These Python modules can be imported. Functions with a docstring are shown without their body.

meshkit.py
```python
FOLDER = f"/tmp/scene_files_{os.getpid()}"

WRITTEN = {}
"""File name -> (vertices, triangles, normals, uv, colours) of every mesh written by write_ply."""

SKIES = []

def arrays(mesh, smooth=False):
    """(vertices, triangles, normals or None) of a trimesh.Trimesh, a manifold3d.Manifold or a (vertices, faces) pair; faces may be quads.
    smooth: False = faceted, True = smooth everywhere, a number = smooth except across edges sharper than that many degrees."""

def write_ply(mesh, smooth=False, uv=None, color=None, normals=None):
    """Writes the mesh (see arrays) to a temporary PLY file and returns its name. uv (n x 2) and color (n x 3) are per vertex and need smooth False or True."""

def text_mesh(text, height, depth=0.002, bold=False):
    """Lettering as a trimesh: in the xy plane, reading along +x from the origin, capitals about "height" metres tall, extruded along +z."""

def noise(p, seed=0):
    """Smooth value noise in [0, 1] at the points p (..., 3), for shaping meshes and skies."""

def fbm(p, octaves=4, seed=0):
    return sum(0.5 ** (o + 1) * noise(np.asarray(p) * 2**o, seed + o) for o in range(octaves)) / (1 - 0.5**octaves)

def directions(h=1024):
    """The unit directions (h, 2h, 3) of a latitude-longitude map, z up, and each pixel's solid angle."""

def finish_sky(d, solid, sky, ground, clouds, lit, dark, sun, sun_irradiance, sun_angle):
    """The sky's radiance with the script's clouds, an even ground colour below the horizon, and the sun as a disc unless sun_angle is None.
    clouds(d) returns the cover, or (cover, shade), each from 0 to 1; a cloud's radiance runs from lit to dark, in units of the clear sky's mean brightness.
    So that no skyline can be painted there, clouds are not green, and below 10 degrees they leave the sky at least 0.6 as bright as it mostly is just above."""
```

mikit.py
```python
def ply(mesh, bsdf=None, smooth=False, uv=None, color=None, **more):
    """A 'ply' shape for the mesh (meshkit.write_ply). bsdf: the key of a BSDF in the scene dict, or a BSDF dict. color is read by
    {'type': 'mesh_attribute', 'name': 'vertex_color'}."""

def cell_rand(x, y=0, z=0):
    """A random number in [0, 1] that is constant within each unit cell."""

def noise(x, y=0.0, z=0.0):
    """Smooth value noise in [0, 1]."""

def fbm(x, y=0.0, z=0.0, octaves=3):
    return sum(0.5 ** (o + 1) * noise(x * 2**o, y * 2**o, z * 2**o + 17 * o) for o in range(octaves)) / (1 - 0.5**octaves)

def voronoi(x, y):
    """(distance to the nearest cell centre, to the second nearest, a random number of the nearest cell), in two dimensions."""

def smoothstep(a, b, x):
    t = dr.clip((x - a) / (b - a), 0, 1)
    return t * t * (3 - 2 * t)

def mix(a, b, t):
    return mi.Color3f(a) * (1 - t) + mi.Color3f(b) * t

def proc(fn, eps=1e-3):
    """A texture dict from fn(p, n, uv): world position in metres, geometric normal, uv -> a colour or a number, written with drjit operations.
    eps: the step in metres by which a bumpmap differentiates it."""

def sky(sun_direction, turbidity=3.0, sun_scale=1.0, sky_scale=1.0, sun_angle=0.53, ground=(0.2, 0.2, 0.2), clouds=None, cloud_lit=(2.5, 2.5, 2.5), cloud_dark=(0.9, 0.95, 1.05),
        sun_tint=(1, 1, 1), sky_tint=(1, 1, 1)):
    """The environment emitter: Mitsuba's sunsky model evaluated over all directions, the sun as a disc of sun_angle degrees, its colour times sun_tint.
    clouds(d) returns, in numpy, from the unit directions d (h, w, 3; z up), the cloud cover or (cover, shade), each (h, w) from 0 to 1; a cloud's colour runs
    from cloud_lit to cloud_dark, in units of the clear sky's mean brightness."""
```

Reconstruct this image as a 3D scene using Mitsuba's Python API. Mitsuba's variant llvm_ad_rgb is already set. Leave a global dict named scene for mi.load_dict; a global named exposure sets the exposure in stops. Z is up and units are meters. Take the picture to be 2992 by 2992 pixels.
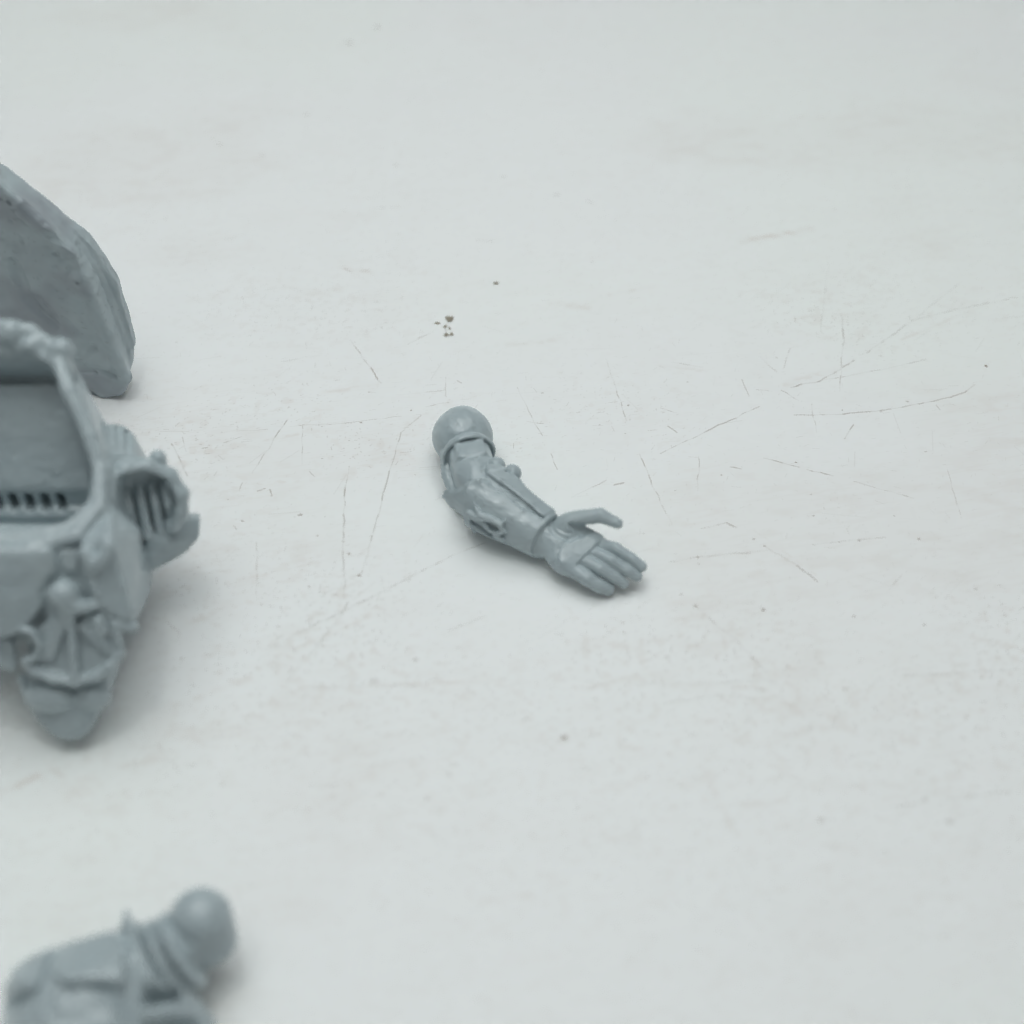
import math
import numpy as np
import trimesh
import drjit as dr
import mitsuba as mi
import mikit
import meshkit
from scipy.spatial import ConvexHull

# ---------------------------------------------------------------- camera, light, exposure
# The miniature parts are modelled at ten times their size (the whole arm is about a quarter of a metre).
T4 = mi.ScalarTransform4f
PITCH = math.radians(48.0)
CAM = (0.0, -1.374 * math.cos(PITCH), 1.374 * math.sin(PITCH))
scene, labels = {}, {}
scene["camera"] = {"type": "thinlens", "fov": 40.0, "aperture_radius": 0.0155, "focus_distance": 1.44, "near_clip": 0.02, "far_clip": 60.0,
                   "to_world": T4().look_at(origin=CAM, target=(0, 0, 0), up=(0, 0, 1))}
exposure = 0.0
# soft light of the white room all round, one wide ceiling panel overhead and a small bright bulb beside it
scene["room_light"] = {"type": "constant", "radiance": {"type": "rgb", "value": [0.235, 0.240, 0.236]}}
scene["ceiling_lamp"] = {"type": "rectangle", "to_world": T4().look_at(origin=(-0.10, 0.30, 2.6), target=(-0.05, 0.05, 0), up=(0, 1, 0)) @ T4().scale((1.25, 1.25, 1)),
                         "bsdf": {"type": "diffuse", "reflectance": {"type": "rgb", "value": [0.5, 0.5, 0.5]}},
                         "emitter": {"type": "area", "radiance": {"type": "rgb", "value": [2.33, 2.44, 2.43]}}}
labels["ceiling_lamp"] = {"label": "wide square white ceiling light panel above the table", "category": "ceiling lamp"}
scene["bulb"] = {"type": "sphere", "center": [-0.32, -0.10, 2.2], "radius": 0.07,
                 "emitter": {"type": "area", "radiance": {"type": "rgb", "value": [58.0, 60.0, 59.0]}}}
labels["bulb"] = {"label": "small round bright light bulb hanging above the table", "category": "light bulb"}

# ---------------------------------------------------------------- materials
SCRATCHES = [(-0.1778, 0.2541, -0.1534, 0.2108, 0.6), (-0.1534, 0.2108, -0.139, 0.1848, 1), (-0.2599, 0.0528, -0.2491, 0.0827, 0.4), 
    (-0.2491, 0.0827, -0.2433, 0.103, 0.5), (-0.2433, 0.103, -0.2333, 0.1277, 0.8), (-0.1138, 0.1107, -0.1234, 0.0553, 0.5), 
    (-0.1234, 0.0553, -0.1304, -0.002, 0.7), (-0.1304, -0.002, -0.1361, -0.0457, 0.5), (-0.1138, 0.1107, -0.0948, 0.1343, 0.3), 
    (-0.1643, 0.0627, -0.165, 0.031, 0.4), (-0.165, 0.0358, -0.1649, 0.0191, 1), (-0.1652, 0.0191, -0.1611, -0.0457, 0.5), 
    (-0.2835, 0.1115, -0.2529, 0.1151, 0.5), (-0.2941, 0.0953, -0.277, 0.103, 0.5), (-0.2206, 0.1203, -0.1696, 0.1243, 0.6), 
    (-0.1696, 0.1243, -0.1151, 0.1343, 0.3), (-0.1132, 0.2468, -0.1021, 0.2571, 0.7), (-0.1021, 0.2571, -0.0869, 0.2683, 0.5), 
    (-0.348, 0.0928, -0.3366, 0.0726, 0.9), (-0.3366, 0.0726, -0.3239, 0.048, 0.6), (-0.3378, 0.103, -0.331, 0.0827, 0.4), 
    (-0.2498, 0.2194, -0.2198, 0.2265, 0.3), (-0.3381, 0.2208, -0.3159, 0.2265, 0.25), (-0.2515, 0.0279, -0.2458, 0.031, 0.8), 
    (-0.2403, 0.0298, -0.2368, 0.0215, 1), (-0.0917, 0.1705, -0.0702, 0.1741, 0.3), (-0.0703, 0.194, -0.0694, 0.1637, 0.25), 
    (-0.217, 0.1211, -0.2114, 0.0652, 0.3), (-0.1887, 0.1879, -0.1841, 0.1898, 0.8), (-0.1516, 0.1705, -0.1441, 0.1692, 0.7), 
    (-0.0575, 0.1884, -0.0536, 0.1848, 0.9), (-0.0898, 0.1476, -0.0678, 0.1556, 0.5), (-0.27, 0.0286, -0.2688, 0.0395, 0.4), 
    (-0.2033, 0.0553, -0.1972, 0.0467, 0.5), (-0.27, -0.0182, -0.2659, -0.0227, 0.7), (-0.3156, 0.0877, -0.3104, 0.089, 0.7), 
    (0.3682, 0.2985, 0.3634, 0.2494, 0.8), (0.362, 0.2494, 0.3472, 0.1734, 0.5), (0.2961, 0.1787, 0.3283, 0.1878, 1), 
    (0.3283, 0.1878, 0.3703, 0.2205, 0.8), (0.3285, 0.189, 0.3844, 0.2024, 0.5), (0.3844, 0.2024, 0.4477, 0.2214, 0.35), 
    (0.3853, 0.2334, 0.4459, 0.2872, 0.5), (0.4459, 0.2872, 0.5132, 0.3545, 0.3), (0.4459, 0.2872, 0.497, 0.3063, 0.35), 
    (0.497, 0.3063, 0.5717, 0.3271, 0.5), (0.2932, 0.136, 0.3373, 0.1364, 0.6), (0.3373, 0.1364, 0.3881, 0.1432, 0.9), 
    (0.3881, 0.1432, 0.4285, 0.1523, 0.7), (0.4285, 0.1523, 0.4613, 0.1632, 0.8), (0.4613, 0.1632, 0.4798, 0.1713, 0.8), 
    (0.4798, 0.1713, 0.4918, 0.1816, 1), (0.1502, 0.0795, 0.1915, 0.106, 0.4), (0.1915, 0.106, 0.2352, 0.1341, 0.8), 
    (0.2352, 0.1341, 0.259, 0.1491, 0.6), (0.2554, 0.0731, 0.2885, 0.0609, 0.8), (0.296, 0.0579, 0.3211, 0.0481, 0.9), 
    (0.341, 0.0408, 0.3802, 0.0247, 0.3), (0.3801, 0.024, 0.396, 0.0183, 0.6), (0.1301, 0.0795, 0.1342, 0.059, 0.7), (0.1342, 0.059, 0.1387, 0.039, 0.6), 
    (0.1387, 0.039, 0.1436, 0.0229, 0.5), (0.1436, 0.0229, 0.1549, -0.0172, 0.3), (0.1017, 0.2235, 0.1106, 0.1734, 0.3), 
    (0.1106, 0.1734, 0.1193, 0.1274, 0.6), (0.3581, 0.3497, 0.3408, 0.267, 0.4), (0.3692, 0.3934, 0.3581, 0.3497, 0.3), 
    (0.2193, 0.0602, 0.2297, 0.0583, 0.9), (0.1025, 0.0361, 0.1106, 0.039, 1), (0.0587, 0.0194, 0.0936, 0.0419, 0.4), 
    (0.3412, 0.1003, 0.3528, 0.1215, 0.8), (0.1613, 0.1196, 0.1687, 0.1099, 0.8), (0.1888, 0.0757, 0.1841, 0.0283, 0.4), 
    (0.1827, -0.0212, 0.2065, -0.0137, 0.3), (0.2078, -0.0137, 0.2174, -0.0199, 1), (0.2682, 0.2278, 0.2837, 0.2024, 0.4), 
    (0.2856, 0.1734, 0.3016, 0.1572, 0.7), (0.3044, 0.2407, 0.2913, 0.2066, 0.3), (0.2454, 0.1898, 0.2495, 0.1632, 0.5), 
    (0.2592, 0.1746, 0.2715, 0.1726, 0.5), (0.0151, 0.1274, 0.0329, 0.1235, 0.5), (0.0057, 0.1775, 0.022, 0.1293, 0.4), 
    (0.022, 0.1293, 0.0313, 0.106, 0.5), (0.0389, 0.0795, 0.0465, 0.0572, 0.5), (0.1728, 0.2171, 0.205, 0.2099, 0.4), 
    (0.1563, 0.1463, 0.1709, 0.1384, 0.4), (0.2871, -0.0418, 0.3596, -0.0324, 0.4), (0.4449, 0.1511, 0.4475, 0.1432, 0.4), 
    (0.3149, 0.1531, 0.3128, 0.1099, 0.3), (0.4366, 0.0572, 0.4369, -0.0034, 0.2), (0.3056, 0.0877, 0.3123, 0.0877, 0.4), 
    (-0.1645, -0.0018, -0.1588, -0.0734, 0.6), (-0.1579, -0.0734, -0.1551, -0.1084, 0.3), (-0.1303, -0.0018, -0.1373, -0.0517, 0.5), 
    (-0.1373, -0.0517, -0.1417, -0.0805, 0.4), (-0.2195, -0.1664, -0.1935, -0.1472, 0.5), (-0.1935, -0.1472, -0.1515, -0.1199, 0.7), 
    (-0.1515, -0.1199, -0.0977, -0.084, 0.45), (-0.0977, -0.084, -0.062, -0.059, 0.45), (-0.062, -0.059, -0.0252, -0.0382, 0.35), 
    (-0.1513, -0.1107, -0.1541, -0.1199, 0.8), (-0.1549, -0.1221, -0.176, -0.1642, 0.6), (-0.176, -0.1642, -0.1984, -0.2004, 0.3), 
    (-0.2445, -0.0395, -0.2367, -0.1038, 0.25), (-0.0575, -0.1445, -0.0223, -0.1278, 0.3), (-0.1754, -0.2076, -0.0848, -0.2056, 0.25), 
    (-0.3206, -0.1266, -0.301, -0.1489, 0.25), (-0.3026, -0.2648, -0.2781, -0.2935, 0.3), (-0.1482, -0.1153, -0.1343, -0.1084, 0.6), 
    (-0.1693, -0.3056, -0.145, -0.3056, 0.3), (0.177, -0.0575, 0.1998, -0.0548, 0.8), (0.1998, -0.0548, 0.2432, -0.0492, 0.5), 
    (0.1489, -0.0634, 0.177, -0.0575, 0.3), (0.2414, -0.0436, 0.2481, -0.0509, 0.9), (0.2481, -0.0509, 0.2695, -0.0689, 1), 
    (0.2695, -0.0689, 0.2855, -0.0875, 0.8), (0.1715, -0.1195, 0.2017, -0.1558, 0.45), (0.2017, -0.1558, 0.2259, -0.1922, 0.4), 
    (0.1082, -0.2035, 0.2342, -0.2007, 0.35), (0.13, -0.2244, 0.1861, -0.2155, 0.35), (0.347, -0.195, 0.3992, -0.1916, 0.4), 
    (0.3994, -0.1907, 0.4542, -0.1884, 0.25), (0.3095, -0.3259, 0.3434, -0.3198, 0.4), (0.3589, -0.3185, 0.413, -0.3111, 0.35), 
    (0.1142, -0.1807, 0.1389, -0.1661, 0.35), (0.3505, -0.0977, 0.3663, -0.0786, 0.3), (0.454, -0.0914, 0.459, -0.0961, 0.5), 
    (0.2755, -0.2502, 0.2841, -0.2313, 0.3), (-0.1742, 0.4935, -0.153, 0.498, 0.45), (-0.1463, 0.498, -0.137, 0.5003, 0.4), 
    (0.0907, 0.5102, 0.0986, 0.5057, 0.8), (-0.0417, 0.4324, -0.0233, 0.4302, 0.5), (-0.1933, 0.3802, -0.1863, 0.372, 0.5), 
    (-0.1712, 0.3753, -0.1635, 0.3753, 0.5)]
SPECKS = [(-0.067, 0.2893, 0.0022, 1), (-0.0683, 0.2869, 0.0014, 0.8), (-0.075, 0.2615, 0.0014, 0.9), (-0.0725, 0.2585, 0.0012, 0.9), 
    (-0.0691, 0.26, 0.0014, 0.8), (-0.0723, 0.2704, 0.0012, 0.8), (-0.0705, 0.2764, 0.0012, 0.8), (-0.0774, 0.2764, 0.0012, 0.6), 
    (-0.0746, 0.2815, 0.001, 0.5), (-0.086, 0.2818, 0.0014, 0.9), (-0.0175, 0.3516, 0.0024, 0.9), (-0.0187, 0.3538, 0.0014, 0.5), 
    (-0.1053, 0.1428, 0.0013, 1), (-0.1568, 0.1245, 0.0018, 0.8), (-0.2062, -0.0039, 0.0024, 0.7), (-0.1966, 0.119, 0.0011, 0.6), 
    (-0.1658, 0.0986, 0.0011, 0.6), (-0.1915, 0.0726, 0.0011, 0.6), (-0.2376, 0.0215, 0.001, 0.6), (-0.3677, 0.2503, 0.0014, 0.4), 
    (-0.2125, 0.2899, 0.0012, 0.4), (-0.145, 0.2749, 0.0014, 0.5), (-0.1528, 0.3191, 0.002, 0.3), (-0.2798, 0.0167, 0.0012, 0.4), 
    (-0.2623, -0.0113, 0.0012, 0.4), (-0.1819, -0.006, 0.0012, 0.4), (-0.1057, 0.0227, 0.001, 0.4), (-0.184, 0.089, 0.0009, 0.5), 
    (-0.0965, 0.0504, 0.0009, 0.5), (0.5108, 0.212, 0.0023, 1.2), (0.1217, 0.1503, 0.0014, 1), (0.2861, 0.0672, 0.0013, 1), (0.3909, -0.0348, 0.0018, 1), 
    (0.2322, -0.0351, 0.0015, 0.8), (0.2413, -0.0441, 0.0015, 0.9), (0.2936, -0.0051, 0.0013, 0.8), (0.0316, 0.1693, 0.0011, 0.8), 
    (0.209, 0.0499, 0.0013, 0.6), (0.1618, 0.0283, 0.0013, 0.5), (0.2959, 0.0236, 0.0013, 0.5), (0.3722, -0.0051, 0.0013, 0.5), 
    (0.4154, 0.1564, 0.0017, 0.7), (0.3453, 0.1432, 0.0014, 0.7), (0.4203, 0.0825, 0.0016, 0.5), (0.4271, 0.1523, 0.0014, 0.7), 
    (0.4627, 0.1632, 0.0014, 0.7), (0.4002, 0.2278, 0.0023, 0.25), (0.117, 0.1091, 0.0011, 0.7), (0.0903, 0.1215, 0.0011, 0.6), 
    (0.4459, 0.2872, 0.0018, 0.5), (0.385, 0.1412, 0.0017, 0.4), (0.0938, 0.3909, 0.0018, 0.3), (0.1873, 0.1865, 0.0014, 0.4), 
    (0.2865, 0.2248, 0.0014, 0.5), (-0.1548, -0.0536, 0.0019, 1), (-0.1436, -0.08, 0.0022, 1), (-0.0861, -0.1771, 0.0021, 0.7), 
    (-0.07, -0.318, 0.0026, 0.4), (-0.189, -0.0934, 0.0016, 0.7), (-0.2164, -0.108, 0.0011, 0.6), (-0.2615, -0.012, 0.0017, 0.7), 
    (-0.207, -0.0044, 0.0023, 0.7), (-0.1875, -0.0308, 0.0015, 0.6), (-0.2452, -0.0565, 0.0011, 0.5), (-0.1616, -0.0382, 0.0013, 0.8), 
    (-0.135, -0.0315, 0.0013, 0.6), (-0.2226, -0.1164, 0.0013, 0.5), (-0.2801, -0.2052, 0.0012, 0.5), (-0.1139, -0.0549, 0.0011, 0.4), 
    (-0.2677, -0.2869, 0.0016, 0.5), (-0.2559, -0.2836, 0.0015, 0.5), (-0.1865, -0.2566, 0.0017, 0.35), (-0.2407, -0.3047, 0.0023, 0.3), 
    (-0.053, -0.2953, 0.0026, 0.3), (-0.0765, -0.2783, 0.0023, 0.3), (-0.1211, -0.2004, 0.0052, 0.25), (-0.0471, -0.1383, 0.0016, 0.4), 
    (-0.2601, -0.1825, 0.0014, 0.3), (-0.2949, -0.1761, 0.0021, 0.3), (-0.1769, -0.1352, 0.0014, 0.5), (-0.1935, -0.1472, 0.0014, 0.4), 
    (0.1688, -0.1164, 0.0019, 0.9), (0.2313, -0.121, 0.0019, 1), (0.313, -0.1287, 0.0019, 0.7), (0.3758, -0.1378, 0.0014, 1), 
    (0.044, -0.2596, 0.0038, 0.8), (0.2149, -0.1757, 0.0021, 0.6), (0.2564, -0.2494, 0.0027, 0.3), (0.1765, -0.0575, 0.0015, 0.9), 
    (0.4318, -0.0967, 0.0015, 0.7), (0.1762, -0.0657, 0.0012, 0.6), (0.3909, -0.0349, 0.0018, 1), (0.3129, -0.0386, 0.0013, 0.6), 
    (0.3327, -0.0366, 0.0015, 0.8), (0.1266, -0.0275, 0.0013, 0.4), (0.1382, -0.1749, 0.0028, 0.3), (0.2922, -0.2091, 0.0028, 0.3), 
    (0.3567, -0.3394, 0.0047, 0.3), (0.2524, -0.3381, 0.0039, 0.3), (0.3414, -0.3185, 0.0031, 0.35), (0.3846, -0.2596, 0.0027, 0.25), 
    (0.2036, -0.2244, 0.0018, 0.4), (0.3522, -0.223, 0.0016, 0.4), (0.0735, -0.2556, 0.002, 0.3), (0.2191, -0.21, 0.0021, 0.4), 
    (0.157, -0.1024, 0.0017, 0.4), (-0.1911, 0.9244, 0.0041, 0.8), (-0.227, 0.8822, 0.0068, 0.4), (-0.2695, 0.7003, 0.0049, 0.25), 
    (-0.374, 0.6339, 0.0025, 0.7), (-0.3832, 0.6429, 0.0034, 0.2), (-0.1458, 0.5864, 0.0028, 0.4), (-0.3166, 0.6082, 0.0034, 0.25), 
    (-0.0108, 0.5616, 0.0039, 0.25), (0.0545, 0.523, 0.0054, 0.2), (-0.2035, 0.4913, 0.0021, 0.3)]
SMEARS = [(-0.2001, 0.3807, -0.1626, 0.3709, 0.0034, 0.5), (0.2718, 0.4306, 0.3566, 0.4543, 0.0048, 0.55), (0.3629, 0.6933, 0.4121, 0.6983, 0.0027, 0.4), (-0.3019, 0.0254, -0.2146, 0.0434, 0.0063, 0.35), 
    (-0.2654, -0.0893, -0.1836, -0.0635, 0.0038, 0.4), (-0.1240, -0.2045, -0.0075, -0.2000, 0.0023, 0.45), (-0.2894, -0.3298, -0.2691, -0.3347, 0.0038, 0.4), (-0.4240, -0.3124, -0.3967, -0.2973, 0.0034, 0.6), 
    (0.0442, 0.3168, 0.0858, 0.3094, 0.0046, 0.35), (0.1106, 0.3318, 0.1598, 0.3469, 0.0040, 0.35), (-0.1995, 0.1689, -0.1443, 0.1828, 0.0037, 0.35), (-0.2633, 0.0955, -0.2211, 0.1070, 0.0030, 0.4), 
    (0.1557, -0.2045, 0.2251, -0.2090, 0.0023, 0.35), (0.2898, 0.1828, 0.3437, 0.2037, 0.0043, 0.3), (0.1649, -0.3049, 0.1784, -0.3444, 0.0029, 0.35), (0.0623, -0.2090, 0.1239, -0.1920, 0.0026, 0.35), 
    (-0.2931, -0.2257, -0.2321, -0.1977, 0.0035, 0.4), (-0.2113, -0.1746, -0.1385, -0.1329, 0.0026, 0.45), (-0.3907, -0.2845, -0.3576, -0.3149, 0.0025, 0.45), (-0.2683, -0.0302, -0.2078, -0.0234, 0.0045, 0.35), 
    (0.3156, 0.2911, 0.3999, 0.3002, 0.0033, 0.3), (0.4272, 0.2553, 0.5336, 0.3140, 0.0019, 0.35), (0.1622, 0.2121, 0.2071, 0.2037, 0.0031, 0.35), (0.2324, -0.0234, 0.2856, -0.0797, 0.0017, 0.35), 
    (-0.0035, 0.2466, 0.0547, 0.2553, 0.0045, 0.25), (0.3387, -0.1977, 0.3914, -0.1920, 0.0021, 0.3), (0.3643, -0.2998, 0.3614, -0.3347, 0.0029, 0.3), (-0.2973, -0.1390, -0.2661, -0.1206, 0.0053, 0.4), 
    (-0.2438, 0.3280, -0.1969, 0.3421, 0.0059, 0.25), (-0.3273, -0.2896, -0.2853, -0.2741, 0.0044, 0.4), (-0.0274, -0.4094, 0.0141, -0.4049, 0.0032, 0.3), (0.1891, -0.3249, 0.2246, -0.3199, 0.0034, 0.3)]


def seg_dist(p, a, b):
    dx, dy = b[0] - a[0], b[1] - a[1]
    l2 = dx * dx + dy * dy
    t = dr.clip(((p.x - a[0]) * dx + (p.y - a[1]) * dy) / l2, 0, 1)
    return dr.sqrt(dr.square(p.x - a[0] - t * dx) + dr.square(p.y - a[1] - t * dy))


def dashes(p, cell, half, wid, seed, turn):
    """Short scratches, one per cell, each with its own place, direction, length and strength."""
    best = mi.Float(0)
    x, y = p.x / cell, p.y / cell
    for i in (-1, 0, 1):
        for j in (-1, 0, 1):
            cx, cy = dr.floor(x) + i, dr.floor(y) + j
            mx, my = (cx + mikit.cell_rand(cx, cy, seed)) * cell, (cy + mikit.cell_rand(cx, cy, seed + 1)) * cell
            r = mikit.cell_rand(cx, cy, seed + 2)
            a = turn + (r - 0.5) * (r - 0.5) * (r - 0.5) * 22.0
            ln = half * (0.15 + mikit.cell_rand(cx, cy, seed + 3))
            s = dr.square(mikit.cell_rand(cx, cy, seed + 4))
            c_, s_ = dr.cos(a), dr.sin(a)
            u = (p.x - mx) * c_ + (p.y - my) * s_
            v = (p.y - my) * c_ - (p.x - mx) * s_
            d = dr.square(dr.maximum(dr.abs(u) - ln, 0)) + dr.square(v)
            best = dr.maximum(best, s * dr.exp(-d / (wid * wid)))
    return best


def table_marks(p):
    """(how dark a scratch or pit is here, how much brown grime lies here), both from 0 to 1."""
    w = mi.Float(0)
    jx = (mikit.noise(p.x * 90, p.y * 90, 3.0) - 0.5) * 0.0022
    jy = (mikit.noise(p.x * 90, p.y * 90, 7.0) - 0.5) * 0.0022
    q = mi.Point3f(p.x + jx, p.y + jy, p.z)
    for x0, y0, x1, y1, s in SCRATCHES:
        wid = 0.00042 + 0.00040 * s
        w = dr.maximum(w, (0.25 + 0.75 * s) * dr.exp(-dr.square(seg_dist(q, (x0, y0), (x1, y1)) / wid)))
    broken = 0.30 + 0.70 * mikit.smoothstep(0.38, 0.62, mikit.noise(p.x * 170, p.y * 170, 1.0))
    w = w * broken * 0.62
    jx = (mikit.noise(p.x * 300, p.y * 300, 13.0) - 0.5) * 0.0016
    jy = (mikit.noise(p.x * 300, p.y * 300, 17.0) - 0.5) * 0.0012
    for x0, y0, r, s in SPECKS:
        d = dr.sqrt(dr.square(p.x + jx - x0) + dr.square((p.y + jy - y0) * 1.35)) / (0.9 * r)
        w = dr.maximum(w, 0.8 * s * dr.exp(-d * d * d * d))
    worn = mikit.smoothstep(0.42, 0.62, mikit.fbm(p.x * 3.2 + 5, p.y * 3.2, 0.5)) * dr.exp(-dr.square((p.y - 0.02) / 0.33))
    fine = 0.66 * dashes(p, 0.020, 0.005, 0.00042, 11, 0.15) * (0.25 + 0.75 * worn)
    fine = dr.maximum(fine, 0.70 * dashes(p, 0.011, 0.0016, 0.0006, 31, 0.4) * (0.15 + 0.85 * worn))
    fine = dr.maximum(fine, 0.12 * dashes(p, 0.06, 0.022, 0.0006, 51, 0.12))
    fine = dr.maximum(fine, 0.75 * dashes(p, 0.0075, 0.0006, 0.00065, 71, 0.2) * worn)
    w = dr.maximum(w, fine)
    drag = mikit.smoothstep(0.56, 0.74, mikit.fbm((p.x * 0.97 + p.y * 0.22) * 34, (p.y * 0.97 - p.x * 0.22) * 260, 6.0, 3))
    dust = mikit.smoothstep(0.60, 0.78, mikit.fbm(p.x * 120, p.y * 160, 9.0, 2)) * (0.15 + 0.85 * worn)
    smear = mikit.fbm(p.x * 30, p.y * 62, 2.0, 4)
    patch = mikit.smoothstep(0.46, 0.72, mikit.fbm(p.x * 4.1 + 9, p.y * 6.3, 4.0))
    grime = dr.clip(0.30 * mikit.smoothstep(0.48, 0.74, smear) * (0.15 + 0.5 * patch + 0.5 * worn) + 0.20 * drag * (0.12 + 0.5 * patch + 0.5 * worn) + 0.60 * dust + 0.16 * patch, 0, 1)
    rag = mikit.smoothstep(0.40, 0.68, mikit.fbm(p.x * 95, p.y * 150, 11.0, 3))
    for x0, y0, x1, y1, wid, s in SMEARS:
        grime = dr.maximum(grime, 1.6 * s * (0.25 + 0.75 * rag) * dr.exp(-dr.square(seg_dist(q, (x0, y0), (x1, y1)) / wid)))
    return w, grime


def table_colour(p, n, uv):
    w, grime = table_marks(p)
    tint = mikit.smoothstep(0.35, 0.65, mikit.fbm(p.x * 2.1 + 3, p.y * 3.0, 8.0))
    base = mikit.mix((0.775, 0.805, 0.795), (0.778, 0.797, 0.800), tint)
    base = mikit.mix(base, (0.60, 0.545, 0.505), grime * 0.50)
    return mikit.mix(base, (0.27, 0.225, 0.19), dr.clip(w, 0, 0.92))


def table_relief(p, n, uv):
    return 0.6 * mikit.fbm(p.x * 60, p.y * 60, 1.0, 3) + 0.4 * mikit.noise(p.x * 420, p.y * 420, 5.0)


scene["white_laminate"] = {"type": "twosided", "bsdf": {"type": "bumpmap", "arbitrary": mikit.proc(table_relief, eps=8e-4), "scale": 0.00035,
                           "bsdf": {"type": "principled", "base_color": mikit.proc(table_colour), "roughness": 0.48, "specular": 0.35}}}


def resin_colour(p, n, uv):
    t = mikit.fbm(p.x * 38, p.y * 38, p.z * 38)
    base = mikit.mix((0.312, 0.372, 0.397), (0.362, 0.422, 0.439), t)
    speck = mikit.smoothstep(0.80, 0.88, mikit.noise(p.x * 240, p.y * 240, p.z * 240))
    return mikit.mix(base, (0.25, 0.30, 0.31), speck * 0.35)


def resin_relief(p, n, uv):
    return mikit.fbm(p.x * 130, p.y * 130, p.z * 130, 3)


def rough_colour(p, n, uv):
    t = mikit.smoothstep(0.42, 0.66, mikit.fbm(p.x * 17 + 3, p.y * 17, p.z * 17, 3))
    return mikit.mix(resin_colour(p, n, uv), (0.225, 0.245, 0.275), 0.62 * t)


def resin(rough, spec, scale, colour=resin_colour):
    return {"type": "twosided", "bsdf": {"type": "bumpmap", "arbitrary": mikit.proc(resin_relief, eps=8e-4), "scale": scale,
            "bsdf": {"type": "principled", "base_color": mikit.proc(colour), "roughness": rough, "specular": spec}}}


scene["grey_resin"] = resin(0.23, 0.5, 0.0022)
scene["rough_resin"] = resin(0.28, 0.5, 0.0040, rough_colour)

# ---------------------------------------------------------------- sculpting kit: distance fields turned into meshes
V3 = lambda *a: np.array(a, np.float32)
BIG = np.float32(1.0)


def nrm(v):
    v = np.asarray(v, float)
    return v / np.linalg.norm(v)


def frame(a, up=(0, 0, 1)):
    """Rows: along a, sideways, up."""
    a = nrm(a)
    side = nrm(np.cross(up, a))
    return np.array([a, side, np.cross(a, side)])


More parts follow.
